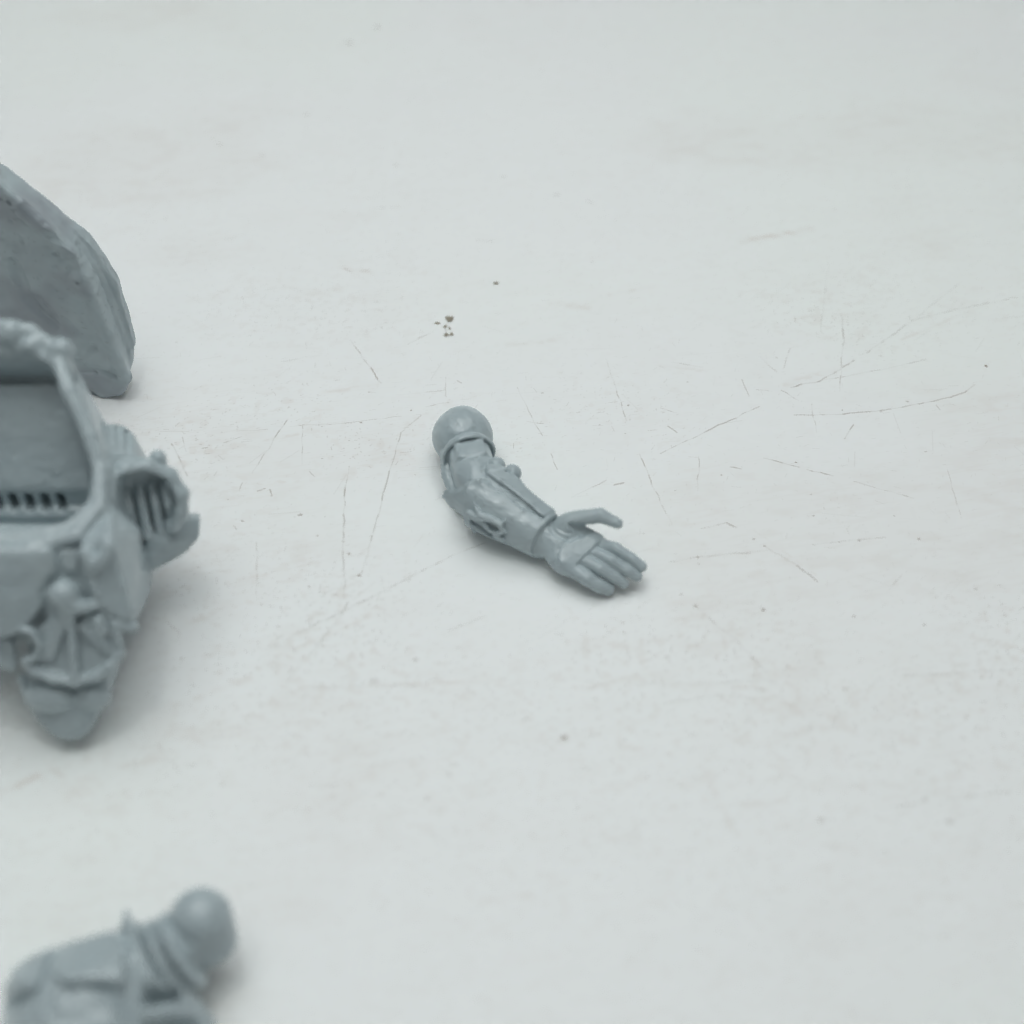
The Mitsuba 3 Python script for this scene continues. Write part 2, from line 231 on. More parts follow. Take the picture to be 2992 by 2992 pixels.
def ball(c, r):
    c = np.asarray(c, float)
    return (lambda x, y, z: np.sqrt((x - c[0]) ** 2 + (y - c[1]) ** 2 + (z - c[2]) ** 2) - r), c - r, c + r


def blob(c, half, rows=np.eye(3)):
    """Ellipsoid with half axes along the rows of a rotation."""
    c, half, rows = np.asarray(c, float), np.asarray(half, float), np.asarray(rows, float)
    e = np.sqrt(((rows * half[:, None]) ** 2).sum(0))

    def f(x, y, z):
        x, y, z = x - c[0], y - c[1], z - c[2]
        q = [(r[0] * x + r[1] * y + r[2] * z) / h for r, h in zip(rows, half)]
        k0 = np.sqrt(q[0] ** 2 + q[1] ** 2 + q[2] ** 2)
        k1 = np.sqrt((q[0] / half[0]) ** 2 + (q[1] / half[1]) ** 2 + (q[2] / half[2]) ** 2)
        return k0 * (k0 - 1) / np.maximum(k1, 1e-6)
    return f, c - e, c + e


def rod(a, b, ra, rb=None):
    """Round rod from a to b that tapers from ra to rb."""
    rb = ra if rb is None else rb
    a, b = np.asarray(a, float), np.asarray(b, float)
    d = b - a
    l2 = d @ d
    m = max(ra, rb)

    def f(x, y, z):
        x, y, z = x - a[0], y - a[1], z - a[2]
        t = np.clip((x * d[0] + y * d[1] + z * d[2]) / l2, 0, 1)
        return np.sqrt((x - t * d[0]) ** 2 + (y - t * d[1]) ** 2 + (z - t * d[2]) ** 2) - (ra + (rb - ra) * t)
    return f, np.minimum(a, b) - m, np.maximum(a, b) + m


def brick(c, half, rows=np.eye(3), r=0.0):
    c, half, rows = np.asarray(c, float), np.asarray(half, float), np.asarray(rows, float)
    e = np.abs(rows * half[:, None]).sum(0)

    def f(x, y, z):
        x, y, z = x - c[0], y - c[1], z - c[2]
        q = [np.abs(w[0] * x + w[1] * y + w[2] * z) - h + r for w, h in zip(rows, half)]
        o = np.sqrt(sum(np.maximum(v, 0) ** 2 for v in q))
        return o + np.minimum(np.maximum(np.maximum(q[0], q[1]), q[2]), 0) - r
    return f, c - e, c + e


def hull(points, r=0.0):
    """Convex body of the points, its corners rounded by about r."""
    points = np.asarray(points, float)
    planes = np.unique(np.round(ConvexHull(points).equations, 5), axis=0).astype(np.float32)
    k = max(r, 1e-5) * 0.6

    def f(x, y, z):
        d = None
        for a, b, c, o in planes:
            e = a * x + b * y + c * z + o
            if d is None:
                d = e
            else:
                h = np.clip(0.5 + 0.5 * (e - d) / k, 0, 1)
                d = d + (e - d) * h + k * h * (1 - h)
        return d - r * 0.3
    return f, points.min(0) - r, points.max(0) + r


def ring(c, axis, R, r, flat=1.0):
    c, a = np.asarray(c, float), nrm(axis)

    def f(x, y, z):
        x, y, z = x - c[0], y - c[1], z - c[2]
        t = x * a[0] + y * a[1] + z * a[2]
        rho = np.sqrt(np.maximum(x * x + y * y + z * z - t * t, 0)) - R
        return np.sqrt(rho ** 2 + (t / flat) ** 2) - r
    e = R + r * max(1, flat)
    return f, c - e, c + e


def disc(c, axis, R, half, r=0.001):
    c, a = np.asarray(c, float), nrm(axis)

    def f(x, y, z):
        x, y, z = x - c[0], y - c[1], z - c[2]
        t = x * a[0] + y * a[1] + z * a[2]
        p = np.sqrt(np.maximum(x * x + y * y + z * z - t * t, 0)) - R + r
        t = np.abs(t) - half + r
        return np.sqrt(np.maximum(p, 0) ** 2 + np.maximum(t, 0) ** 2) + np.minimum(np.maximum(p, t), 0) - r
    e = R + half
    return f, c - e, c + e


class Sculpt:
    def __init__(self, lo, hi, h):
        self.lo, self.h = np.asarray(lo, float), h
        self.n = np.ceil((np.asarray(hi) - self.lo) / h).astype(int) + 1
        self.d = np.full(self.n, BIG, np.float32)
        self.who = np.zeros(self.n, np.int8)
        self.names = []

    def _box(self, lo, hi, pad):
        i0 = np.clip(np.floor((np.asarray(lo) - pad - self.lo) / self.h).astype(int), 0, self.n - 1)
        i1 = np.clip(np.ceil((np.asarray(hi) + pad - self.lo) / self.h).astype(int) + 1, 1, self.n)
        sl = tuple(slice(a, b) for a, b in zip(i0, i1))
        g = [(self.lo[k] + self.h * np.arange(i0[k], i1[k])).astype(np.float32) for k in range(3)]
        return sl, (g[0][:, None, None], g[1][None, :, None], g[2][None, None, :])

    def add(self, prim, name, k=0.002):
        f, lo, hi = prim
        if name not in self.names:
            self.names.append(name)
        sl, g = self._box(lo, hi, 2.0 * k + 3 * self.h)
        d0, d1 = self.d[sl], np.asarray(f(*g), np.float32)
        d1 = np.broadcast_to(d1, d0.shape)
        self.who[sl] = np.where(d1 < d0, self.names.index(name), self.who[sl])
        h = np.clip(0.5 + 0.5 * (d0 - d1) / k, 0, 1)
        self.d[sl] = d0 + (d1 - d0) * h - k * h * (1 - h)
        return self

    def cut(self, prim, k=0.001):
        f, lo, hi = prim
        sl, g = self._box(lo, hi, 2.0 * k + 3 * self.h)
        d0, d1 = self.d[sl], -np.broadcast_to(np.asarray(f(*g), np.float32), self.d[sl].shape)
        h = np.clip(0.5 + 0.5 * (d1 - d0) / k, 0, 1)
        self.d[sl] = d0 + (d1 - d0) * h + k * h * (1 - h)
        return self

    def line(self, pts, r, name=None, k=0.001, r1=None):
        """A raised cord (with a name) or an incised groove (without) along the points."""
        r1 = r if r1 is None else r1
        m = len(pts) - 1
        for i in range(m):
            p = rod(pts[i], pts[i + 1], r + (r1 - r) * i / m, r + (r1 - r) * (i + 1) / m)
            self.cut(p, k) if name is None else self.add(p, name, k)
        return self

    def mesh(self):
        """Surface nets: (vertices, quads as triangles, part index of each triangle)."""
        d, n = self.d, self.n
        s = d < 0
        c = n - 1
        idx = [(i, j, k) for i in (0, 1) for j in (0, 1) for k in (0, 1)]
        cnt = sum(s[i:i + c[0], j:j + c[1], k:k + c[2]].astype(np.int8) for i, j, k in idx)
        act = (cnt > 0) & (cnt < 8)
        cells = np.argwhere(act)
        num = np.full(c, -1, np.int64)
        num[act] = np.arange(len(cells))
        val = np.stack([d[cells[:, 0] + i, cells[:, 1] + j, cells[:, 2] + k] for i, j, k in idx], 1)
        pos, tot = np.zeros((len(cells), 3)), np.zeros(len(cells))
        for a in range(8):
            for b in range(a + 1, 8):
                if sum(x != y for x, y in zip(idx[a], idx[b])) != 1:
                    continue
                va, vb = val[:, a], val[:, b]
                x = (va < 0) != (vb < 0)
                t = np.where(x, va / np.where(x, va - vb, 1), 0)
                pos += np.where(x[:, None], np.array(idx[a]) + t[:, None] * (np.array(idx[b]) - np.array(idx[a])), 0)
                tot += x
        v = self.lo + self.h * (cells + pos / tot[:, None])
        faces, who = [], []
        for ax in range(3):
            o1, o2 = np.roll(np.eye(3, dtype=int), 1, 1)[ax], np.roll(np.eye(3, dtype=int), 2, 1)[ax]
            sl0 = [slice(None)] * 3
            sl1 = [slice(None)] * 3
            sl0[ax], sl1[ax] = slice(0, -1), slice(1, None)
            a, b = s[tuple(sl0)], s[tuple(sl1)]
            e = np.argwhere(a != b)
            e = e[((e - o1 - o2) >= 0).all(1) & (e < c).all(1)]
            inside = s[e[:, 0], e[:, 1], e[:, 2]]
            q = np.stack([num[tuple((e - o).T)] for o in (o1 + o2, o2, 0 * o1, o1)], 1)
            ok = (q >= 0).all(1)
            q, e, inside = q[ok], e[ok], inside[ok]
            q = np.where(inside[:, None], q, q[:, ::-1])
            faces += [q[:, [0, 1, 2]], q[:, [0, 2, 3]]]
            at = np.where(inside[:, None], e, e + np.eye(3, dtype=int)[ax])
            w = self.who[at[:, 0], at[:, 1], at[:, 2]]
            who += [w, w]
        return v, np.vstack(faces), np.concatenate(who)

    def build(self, root, material, rough=0.0, scale=40.0, seed=1, octaves=4):
        """Writes each named part as root__part (a part called '' is the root's own mesh)."""
        v, f, who = self.mesh()
        e = np.vstack([f[:, [0, 1]], f[:, [1, 2]], f[:, [2, 0]]])

        def relax(v, lam):
            out, deg = np.zeros_like(v), np.zeros(len(v))
            for a, b in ((0, 1), (1, 0)):
                for k in range(3):
                    out[:, k] += np.bincount(e[:, a], v[e[:, b], k], len(v))
                deg += np.bincount(e[:, a], minlength=len(v))
            return v + lam * (out / np.maximum(deg, 1)[:, None] - v)
        v = relax(relax(v, 0.5), -0.52)

        def normals(v):
            t = np.cross(v[f[:, 1]] - v[f[:, 0]], v[f[:, 2]] - v[f[:, 0]])
            m = np.stack([sum(np.bincount(f[:, q], t[:, k], len(v)) for q in range(3)) for k in range(3)], 1)
            return m / np.maximum(np.linalg.norm(m, axis=1, keepdims=True), 1e-20)
        if rough:
            v = v + normals(v) * (rough * (meshkit.fbm(v * scale, octaves, seed) - 0.5) * 2)[:, None]
        v[:, 2] = np.maximum(v[:, 2], 0.0004)
        nn = normals(v)
        for i, name in enumerate(self.names):
            g = f[who == i]
            if not len(g):
                continue
            used, inv = np.unique(g, return_inverse=True)
            path = meshkit.write_ply((v[used], inv.reshape(-1, 3)), normals=nn[used])
            key = root + ("__" + name if name else "")
            scene[key] = {"type": "ply", "filename": path, "face_normals": False, "bsdf": {"type": "ref", "id": material}}


# ---------------------------------------------------------------- the table
top = trimesh.creation.box((12.0, 10.0, 0.2))
top.apply_translation((0, 0.3, -0.1))
scene["table_top"] = mikit.ply(top, "white_laminate")
labels["table_top"] = {"label": "scratched white table top under the grey resin parts", "kind": "structure"}

def ARM_DETAIL(s):
    pass


# ---------------------------------------------------------------- the open-handed arm in the middle
def make_arm():
    s = Sculpt((-0.10, -0.125, -0.002), (0.142, 0.118, 0.082), 0.00095)
    # shoulder ball with a flat worn side
    s.add(blob((-0.0492, 0.0735, 0.0305), (0.0300, 0.0310, 0.0295)), "shoulder_ball")
    axis = nrm((0.25, -0.96, 0.05))
    rim = np.array((-0.0425, 0.0440, 0.0345))
    s.add(disc(rim - 0.004 * axis, axis, 0.0245, 0.004), "collar", 0.002)
    s.add(ring(rim, axis, 0.0252, 0.0020, 1.6), "collar", 0.0015)
    s.cut(ring(rim + 0.0035 * axis, axis, 0.0222, 0.0016, 2.0), 0.001)
    # upper arm: a rounded block with a raised plate on top
    elbow = np.array((-0.0345, 0.0120, 0.0340))
    fr = frame(elbow - rim)
    s.add(brick((rim + elbow) / 2 + np.array((0, 0, -0.004)), (0.024, 0.0205, 0.0225), fr, 0.012), "upper_arm", 0.0015)
    s.add(brick(rim + fr[0] * 0.0095 + fr[2] * 0.0165, (0.0125, 0.0150, 0.0050), fr, 0.0042), "upper_arm", 0.0012)
    s.add(blob(elbow + np.array((0.0, 0.0, 0.001)), (0.027, 0.0195, 0.0215), fr), "upper_arm", 0.004)
    s.line([rim + fr[0] * 0.0232 + fr[1] * t * 0.017 + fr[2] * (0.0225 - 0.006 * t * t) for t in (-1, -0.5, 0, 0.5, 1)], 0.0011, k=0.0014)
    # forearm guard: a tapered shell with a flared, wavy cuff at the elbow
    c, w = np.array((-0.0292, -0.0098, 0.0355)), np.array((0.0300, -0.0552, 0.0285))
    fa = frame(w - c)
    length = float(np.linalg.norm(w - c))
    th_k = np.radians([-180, -140, -90, 0, 60, 90, 112, 135, 160, 172, 180])
    edge_k = np.array([-0.016, 0.0, 0.004, 0.002, -0.004, 0.004, 0.0015, -0.0035, -0.0125, -0.020, -0.016])

    def guard(x, y, z):
        x, y, z = x - c[0], y - c[1], z - c[2]
        t = fa[0][0] * x + fa[0][1] * y + fa[0][2] * z
        u = -(fa[1][0] * x + fa[1][1] * y + fa[1][2] * z)
        v = fa[2][0] * x + fa[2][1] * y + fa[2][2] * z
        th = np.arctan2(v, -u)
        th = np.where(th > np.pi, th - 2 * np.pi, th)
        rho = (np.abs(u) ** 2.7 + np.abs(v) ** 2.7) ** (1 / 2.7)
        q = np.clip(t / length, -0.4, 1)
        r = 0.0292 - 0.0082 * q + 0.0018 * np.exp(-((q - 0.35) / 0.25) ** 2) + 0.0060 * np.clip((0.010 - t) / 0.03, 0, 1) ** 1.5
        edge = np.interp(np.arctan2(v, u), th_k, edge_k).astype(np.float32)
        d = (rho - r) * 0.92
        inner = (rho - (r - 0.0042)) * 0.92
        hollow = np.maximum(inner, t - edge - 0.016)
        return np.maximum(np.maximum(np.maximum(d, edge - t), t - length), -hollow)
    s.add((guard, c - 0.062, w + 0.045), "forearm_guard", 0.0008)
    s.add(blob(elbow + np.array((0.007, -0.012, 0.0)), (0.026, 0.0185, 0.0190), fa), "upper_arm", 0.002)
    s.cut(disc(w + fa[0] * 0.0060, fa[0], 0.040, 0.0055), 0.0008)
    s.add(ring(w - fa[0] * 0.0012, fa[0], 0.0202, 0.0014, 1.4), "forearm_guard", 0.0012)
    s.add(rod(c + np.array((0.004, -0.003, -0.0130)), w + np.array((-0.002, 0.002, -0.0090)), 0.0215, 0.0175), "forearm_guard", 0.003)
    # turned-out lip of the cuff
    lip = [np.array(q) for q in ((-0.0310, -0.0200, 0.0650), (-0.0408, -0.0200, 0.0588), (-0.0482, -0.0205, 0.0515), (-0.0570, -0.0175, 0.0440), (-0.0655, -0.0125, 0.0360))]
    into = [np.array(q) for q in ((-0.0190, -0.0290, 0.0590), (-0.0250, -0.0370, 0.0540), (-0.0300, -0.0390, 0.0450), (-0.0340, -0.0370, 0.0330), (-0.0400, -0.0310, 0.0230))]
    for i in range(4):
        s.add(hull([lip[i], lip[i + 1], into[i], into[i + 1], lip[i] * 0.75 + into[i] * 0.25 - (0, 0, 0.006), lip[i + 1] * 0.75 + into[i + 1] * 0.25 - (0, 0, 0.006), into[i] + (0.006, 0.006, -0.004), into[i + 1] + (0.006, 0.006, -0.004)], 0.004), "forearm_guard", 0.004)
    s.line(lip, 0.0027, "forearm_guard", 0.002, 0.0014)
    s.line([(-0.0660, 0.0500, 0.0300), (-0.0630, 0.0300, 0.0220), (-0.0555, 0.0100, 0.0170), (-0.0510, -0.0020, 0.0150)], 0.0060, "upper_arm", 0.001)
    # strap plate along the upper inside of the forearm
    up = np.array((0.0003, 0.0004, 0.0034))
    near = [np.array(q) for q in ((-0.0216, -0.0115, 0.0643), (-0.0120, -0.0196, 0.0625), (0.0023, -0.0307, 0.0586), (0.0153, -0.0410, 0.0542), (0.0285, -0.0515, 0.0497))]
    far = [np.array(q) for q in ((-0.0040, 0.0030, 0.0535), (0.0070, -0.0120, 0.0545), (0.0158, -0.0240, 0.0535), (0.0280, -0.0345, 0.0495), (0.0392, -0.0412, 0.0448))]
    for i in range(4):
        body = [near[i], near[i + 1], far[i], far[i + 1]]
        s.add(hull([q + up for q in body] + [q - (0.004, 0.004, 0.014) for q in body], 0.0035), "strap_plate", 0.0018)
    s.line([q + (-0.0004, -0.0006, 0.0006) for q in near[:4]] + [near[4]], 0.0016, k=0.0014)
    tongue = [np.array(q) for q in ((-0.0236, 0.0065, 0.0610), (-0.0120, 0.0095, 0.0565), (-0.0045, 0.0065, 0.0540))]
    body = tongue + [near[0] + up, near[1] + up, far[0] + up]
    s.add(hull(body + [q - (0, 0, 0.014) for q in body], 0.005), "strap_plate", 0.003)
    s.line([(-0.0195, -0.0215, 0.0634), (-0.0096, -0.0295, 0.0609), (0.0023, -0.0375, 0.0573), (0.0100, -0.0435, 0.0545)], 0.0011, k=0.0016)
    s.add(blob((0.0010, 0.0040, 0.0520), (0.0085, 0.0070, 0.0080), fa), "strap_knob", 0.0015)
    s.cut(ball((-0.0042, -0.0020, 0.0590), 0.0028), 0.002)
    s.add(ball((-0.0150, 0.0160, 0.0480), 0.0090), "strap_knob_001", 0.002)
    # raised emblem on the outer side of the guard
    out = np.array((-0.0014, -0.0028, 0.0016))
    E = lambda *q: [np.array(v) + out for v in q]
    s.line(E((-0.0380, -0.0400, 0.0435), (-0.0330, -0.0425, 0.0425), (-0.0262, -0.0458, 0.0455), (-0.0185, -0.0495, 0.0465), (-0.0095, -0.0540, 0.0445)), 0.0038, "emblem", 0.0010, 0.0028)
    s.line(E((-0.0335, -0.0365, 0.0545), (-0.0310, -0.0405, 0.0500), (-0.0285, -0.0440, 0.0465)), 0.0014, "emblem", 0.0014, 0.0024)
    s.line(E((-0.0095, -0.0540, 0.0445), (-0.0048, -0.0532, 0.0490)), 0.0016, "emblem", 0.0014)
    s.line(E((-0.0235, -0.0490, 0.0385), (-0.0195, -0.0515, 0.0335), (-0.0120, -0.0550, 0.0330), (-0.0065, -0.0572, 0.0380), (-0.0095, -0.0545, 0.0435)), 0.0025, "emblem", 0.0012)
    s.line(E((-0.0140, -0.0530, 0.0285), (-0.0085, -0.0565, 0.0275)), 0.0032, "emblem", 0.0010)
    s.line(E((-0.0330, -0.0415, 0.0270), (-0.0240, -0.0475, 0.0245), (-0.0170, -0.0515, 0.0230)), 0.0024, "emblem", 0.0010)
    s.line(E((-0.0380, -0.0380, 0.0300), (-0.0340, -0.0420, 0.0200)), 0.0018, "emblem", 0.0010)
    s.cut(ball((-0.0180, -0.0545, 0.0395), 0.0036), 0.001)
    # hand, palm up
    wr = np.array((0.0285, -0.0545, 0.0270))
    knuckles = [np.array(q) for q in ((0.0800, -0.0655, 0.0285), (0.0735, -0.0735, 0.0265), (0.0660, -0.0815, 0.0245), (0.0570, -0.0895, 0.0205))]
    s.add(rod(wr, wr + (0.016, -0.008, -0.001), 0.0165, 0.0150), "hand", 0.003)
    for i, q in enumerate(knuckles):
        base = wr + np.array((0.010, -0.004 - 0.0050 * (i - 1.5), -0.002))
        s.add(rod(base, q, 0.0125, 0.0070), "hand", 0.0035)
    s.add(blob((0.0560, -0.0570, 0.0290), (0.017, 0.012, 0.010)), "hand", 0.006)
    s.add(blob((0.0450, -0.0790, 0.0215), (0.018, 0.0105, 0.012), frame((0.4, -0.5, 0))), "hand", 0.006)
    fingers = [
        ("finger", [(0.0830, -0.0672, 0.0290), (0.0955, -0.0742, 0.0320), (0.1105, -0.0835, 0.0280), (0.1195, -0.0888, 0.0235)], (0.0062, 0.0059, 0.0054, 0.0048)),
        ("finger_001", [(0.0755, -0.0745, 0.0272), (0.0915, -0.0862, 0.0290), (0.1065, -0.0930, 0.0225), (0.1150, -0.0945, 0.0165)], (0.0063, 0.0060, 0.0056, 0.0050)),
        ("finger_002", [(0.0672, -0.0825, 0.0248), (0.0815, -0.0932, 0.0255), (0.0945, -0.0980, 0.0190), (0.1030, -0.1005, 0.0130)], (0.0064, 0.0061, 0.0057, 0.0050)),
        ("finger_003", [(0.0578, -0.0905, 0.0205), (0.0685, -0.0995, 0.0195), (0.0800, -0.1035, 0.0135), (0.0888, -0.1035, 0.0090)], (0.0072, 0.0070, 0.0068, 0.0062)),
    ]
    for name, pts, rad in fingers:
        for i in range(3):
            s.add(rod(pts[i], pts[i + 1], rad[i], rad[i + 1]), "hand__" + name, 0.0007)
    th = [np.array(q) for q in ((0.0400, -0.0515, 0.0330), (0.0630, -0.0515, 0.0485), (0.0815, -0.0535, 0.0550), (0.0975, -0.0590, 0.0500))]
    s.add(blob((th[0] + th[1]) / 2 + (0.001, 0, -0.0005), (0.0195, 0.0105, 0.0105), frame(th[1] - th[0])), "hand__thumb", 0.0010)
    s.add(rod(th[1], th[2], 0.0078, 0.0068), "hand__thumb", 0.002)
    s.add(rod(th[2], th[3], 0.0068, 0.0050), "hand__thumb", 0.0015)
    s.add(rod((0.0600, -0.0560, 0.036), (0.0800, -0.0610, 0.030), 0.0075, 0.006), "hand", 0.004)
    s.cut(blob((0.0680, -0.0610, 0.0425), (0.017, 0.0045, 0.0060), frame((0.9, -0.2, -0.25))), 0.003)
    # worn panel of the palm, creases round the thumb and at the finger roots
    pad = [np.array(q) for q in ((0.0430, -0.0790, 0.0345), (0.0530, -0.0700, 0.0375), (0.0750, -0.0600, 0.0372), (0.0815, -0.0680, 0.0352), (0.0680, -0.0815, 0.0318), (0.0590, -0.0895, 0.0282), (0.0450, -0.0880, 0.0285))]
    s.add(hull([q + (0, -0.0003, 0.0012) for q in pad] + [q - (0, 0, 0.010) for q in pad], 0.003), "hand", 0.0016)
    s.line([(0.0355, -0.0535, 0.0425), (0.0385, -0.0620, 0.0420), (0.0440, -0.0665, 0.0405), (0.0517, -0.0690, 0.0390), (0.0640, -0.0640, 0.0400), (0.0750, -0.0575, 0.0380)], 0.0025, k=0.0016)
    s.line([(0.0500, -0.0705, 0.0390), (0.0430, -0.0790, 0.0352), (0.0415, -0.0875, 0.0285), (0.0395, -0.0900, 0.0230)], 0.0011, k=0.0014)
    s.line([(0.0840, -0.0690, 0.0356), (0.0764, -0.0765, 0.0344), (0.0680, -0.0842, 0.0320), (0.0600, -0.0915, 0.0280)], 0.0012, k=0.0012)
    return s


arm = make_arm()
ARM_DETAIL(arm)
arm.build("resin_arm", "grey_resin", 0.0011, 42.0, 5, 3)
labels["resin_arm"] = {"label": "pale grey resin miniature arm with open palm-up hand, lying alone in the middle", "category": "miniature arm"}

# ---------------------------------------------------------------- the hollow armoured torso at the left edge
def make_torso():
    s = Sculpt((-0.545, -0.292, -0.002), (-0.262, 0.004, 0.288), 0.0014)
    A = lambda *q: [np.array(v, float) for v in q]
    # body and waist
    s.add(hull(A((-0.335, -0.165, 0.150), (-0.326, -0.185, 0.060), (-0.345, -0.060, 0.150), (-0.345, -0.050, 0.040), (-0.322, -0.115, 0.090), (-0.328, -0.110, 0.030), (-0.355, -0.198, 0.135), (-0.352, -0.212, 0.080),
                 (-0.510, -0.165, 0.150), (-0.520, -0.185, 0.060), (-0.505, -0.060, 0.150), (-0.505, -0.050, 0.040), (-0.490, -0.198, 0.135), (-0.490, -0.212, 0.080)), 0.02), "chest_armour", 0.004)
    s.add(hull(A((-0.4024, -0.2403, 0.0640), (-0.3994, -0.2586, 0.0380), (-0.3804, -0.2729, 0.0201), (-0.3591, -0.2716, 0.0181), (-0.3458, -0.2577, 0.0367), (-0.3386, -0.2391, 0.0528), (-0.3695, -0.2589, 0.0481), (-0.3654, -0.2428, 0.0644), (-0.400, -0.180, 0.090), (-0.345, -0.180, 0.090), (-0.400, -0.200, 0.012), (-0.345, -0.200, 0.012), (-0.375, -0.240, 0.006)), 0.012), "waist", 0.004)
    s.add(blob((-0.3820, -0.2539, 0.0536), (0.0200, 0.0120, 0.0140)), "waist", 0.003)
    s.add(blob((-0.3482, -0.2500, 0.0494), (0.0150, 0.0120, 0.0140)), "waist", 0.003)
    s.line(A((-0.3575, -0.2570, 0.0722), (-0.3571, -0.2613, 0.0643), (-0.3589, -0.2660, 0.0538)), 0.0078, k=0.003)
    s.line(A((-0.4062, -0.2423, 0.0653), (-0.4037, -0.2492, 0.0563), (-0.4023, -0.2544, 0.0463)), 0.0030, "waist", 0.002)
    # tall collar with a raised back
    rim = A((-0.425, -0.036, 0.268), (-0.396, -0.036, 0.262), (-0.376, -0.046, 0.250), (-0.361, -0.080, 0.236), (-0.344, -0.106, 0.211), (-0.335, -0.128, 0.193), (-0.333, -0.158, 0.180), (-0.347, -0.184, 0.176), (-0.380, -0.195, 0.175), (-0.425, -0.198, 0.175))
    ring_ = rim + [np.array((-0.85 - q[0], q[1], q[2])) for q in rim[-2::-1]]
    mid = np.array((-0.425, -0.115, 0.17))
    base = [np.array((mid[0] + (q[0] - mid[0]) * 1.10, mid[1] + (q[1] - mid[1]) * (0.85 if q[1] < mid[1] else 1.02), 0.100)) for q in ring_]
    s.add(hull(ring_ + base, 0.010), "collar", 0.004)
    top_ = [mid + (q - mid) * np.array((0.93, 0.90, 1.0)) + np.array((0, 0, 0.03)) for q in ring_]
    inn = [mid + (q - mid) * np.array((0.88, 0.84, 1.0)) for q in ring_]
    floor_ = A((-0.352, -0.152, 0.122), (-0.350, -0.105, 0.120), (-0.365, -0.092, 0.120), (-0.485, -0.092, 0.120), (-0.500, -0.105, 0.120), (-0.498, -0.152, 0.122), (-0.46, -0.172, 0.134), (-0.39, -0.172, 0.134))
    s.add(hull([q + np.array((0, 0.018, -0.018)) for q in ring_ if q[1] < -0.02] + base + [np.array((-0.425, -0.010, 0.20)), np.array((-0.49, -0.02, 0.12)), np.array((-0.36, -0.02, 0.12))], 0.010), "collar", 0.004)
    s.cut(hull(inn + top_ + floor_, 0.010), 0.004)
    s.cut(hull(A((-0.374, -0.054, 0.236), (-0.476, -0.054, 0.236), (-0.370, -0.036, 0.208), (-0.480, -0.036, 0.208), (-0.362, -0.094, 0.142), (-0.488, -0.094, 0.142), (-0.360, -0.110, 0.150), (-0.490, -0.110, 0.150), (-0.370, -0.09, 0.226), (-0.480, -0.09, 0.226)), 0.010), 0.012)
    s.cut(hull(A((-0.3530, -0.080, 0.190), (-0.3440, -0.120, 0.172), (-0.3430, -0.155, 0.158), (-0.3600, -0.080, 0.128), (-0.3440, -0.150, 0.128), (-0.43, -0.080, 0.200), (-0.43, -0.080, 0.128), (-0.43, -0.155, 0.160), (-0.43, -0.160, 0.126)), 0.006), 0.004)
    s.line(rim, 0.0062, "collar", 0.003)
    s.line([np.array((-0.85 - q[0], q[1], q[2])) for q in rim], 0.0062, "collar", 0.003)
    s.add(blob((-0.4109, -0.0386, 0.2620), (0.0120, 0.0110, 0.0120)), "collar", 0.003)
    s.add(blob((-0.3714, -0.0462, 0.2500), (0.0105, 0.0100, 0.0105)), "collar", 0.002)
    s.add(ball((-0.3935, -0.0460, 0.2560), 0.0075), "collar", 0.003)
    s.cut(ball((-0.3854, -0.0520, 0.2620), 0.0048), 0.002)
    wall = A((-0.476, -0.040, 0.250), (-0.492, -0.078, 0.238), (-0.508, -0.110, 0.212), (-0.470, -0.024, 0.200), (-0.486, -0.034, 0.165), (-0.506, -0.070, 0.165), (-0.515, -0.110, 0.165), (-0.440, -0.028, 0.250), (-0.430, -0.012, 0.200))
    for tri in ((0, 1, 3, 5), (1, 2, 5, 6), (3, 4, 5, 1), (0, 7, 8, 3)):
        pts = [wall[j] for j in tri]
        s.add(hull(pts + [q + np.array((-0.006, 0.007, -0.001)) for q in pts], 0.003), "collar", 0.003)
    # row of vent slots low in the hollow, with a sunken floor in front
    s.add(hull(A((-0.362, -0.098, 0.108), (-0.362, -0.098, 0.139), (-0.362, -0.042, 0.205), (-0.362, -0.060, 0.108), (-0.500, -0.098, 0.108), (-0.500, -0.098, 0.139), (-0.500, -0.042, 0.205), (-0.500, -0.060, 0.108)), 0.004), "vent_panel", 0.004)
    for i in range(8):
        x = -0.3890 - 0.0138 * i
        s.cut(brick((x, -0.098, 0.1245), (0.0038, 0.016, 0.0095), frame((1, 0, 0)), 0.0030), 0.001)
    s.cut(hull(A((-0.356, -0.106, 0.124), (-0.350, -0.160, 0.128), (-0.370, -0.176, 0.132), (-0.48, -0.176, 0.132), (-0.48, -0.106, 0.124), (-0.36, -0.110, 0.106), (-0.356, -0.155, 0.106), (-0.48, -0.155, 0.106), (-0.48, -0.110, 0.106)), 0.006), 0.003)
    s.line(A((-0.358, -0.104, 0.112), (-0.480, -0.104, 0.112)), 0.0040, "vent_panel", 0.003)
    # chest: a smooth plate on one side, a faceted one on the other
    back = np.array((0.0, 0.034, -0.010))
    for pts in (A((-0.4259, -0.2055, 0.1844), (-0.3656, -0.2021, 0.1778), (-0.3624, -0.2056, 0.1685), (-0.3635, -0.2099, 0.1587), (-0.3702, -0.2151, 0.1527), (-0.4288, -0.2212, 0.1602), (-0.3899, -0.2147, 0.1660)),
                A((-0.4286, -0.2203, 0.1618), (-0.3699, -0.2146, 0.1535), (-0.3733, -0.2225, 0.1396), (-0.3791, -0.2267, 0.1330), (-0.3952, -0.2333, 0.1243), (-0.3992, -0.2374, 0.1152), (-0.4363, -0.2411, 0.1164), (-0.3974, -0.2286, 0.1418))):
        s.add(hull(pts + [q + back for q in pts], 0.006), "chest_plate", 0.0012)
    s.cut(rod((-0.3962, -0.2263, 0.1500), (-0.3972, -0.2278, 0.1464), 0.0022, 0.0014), 0.001)
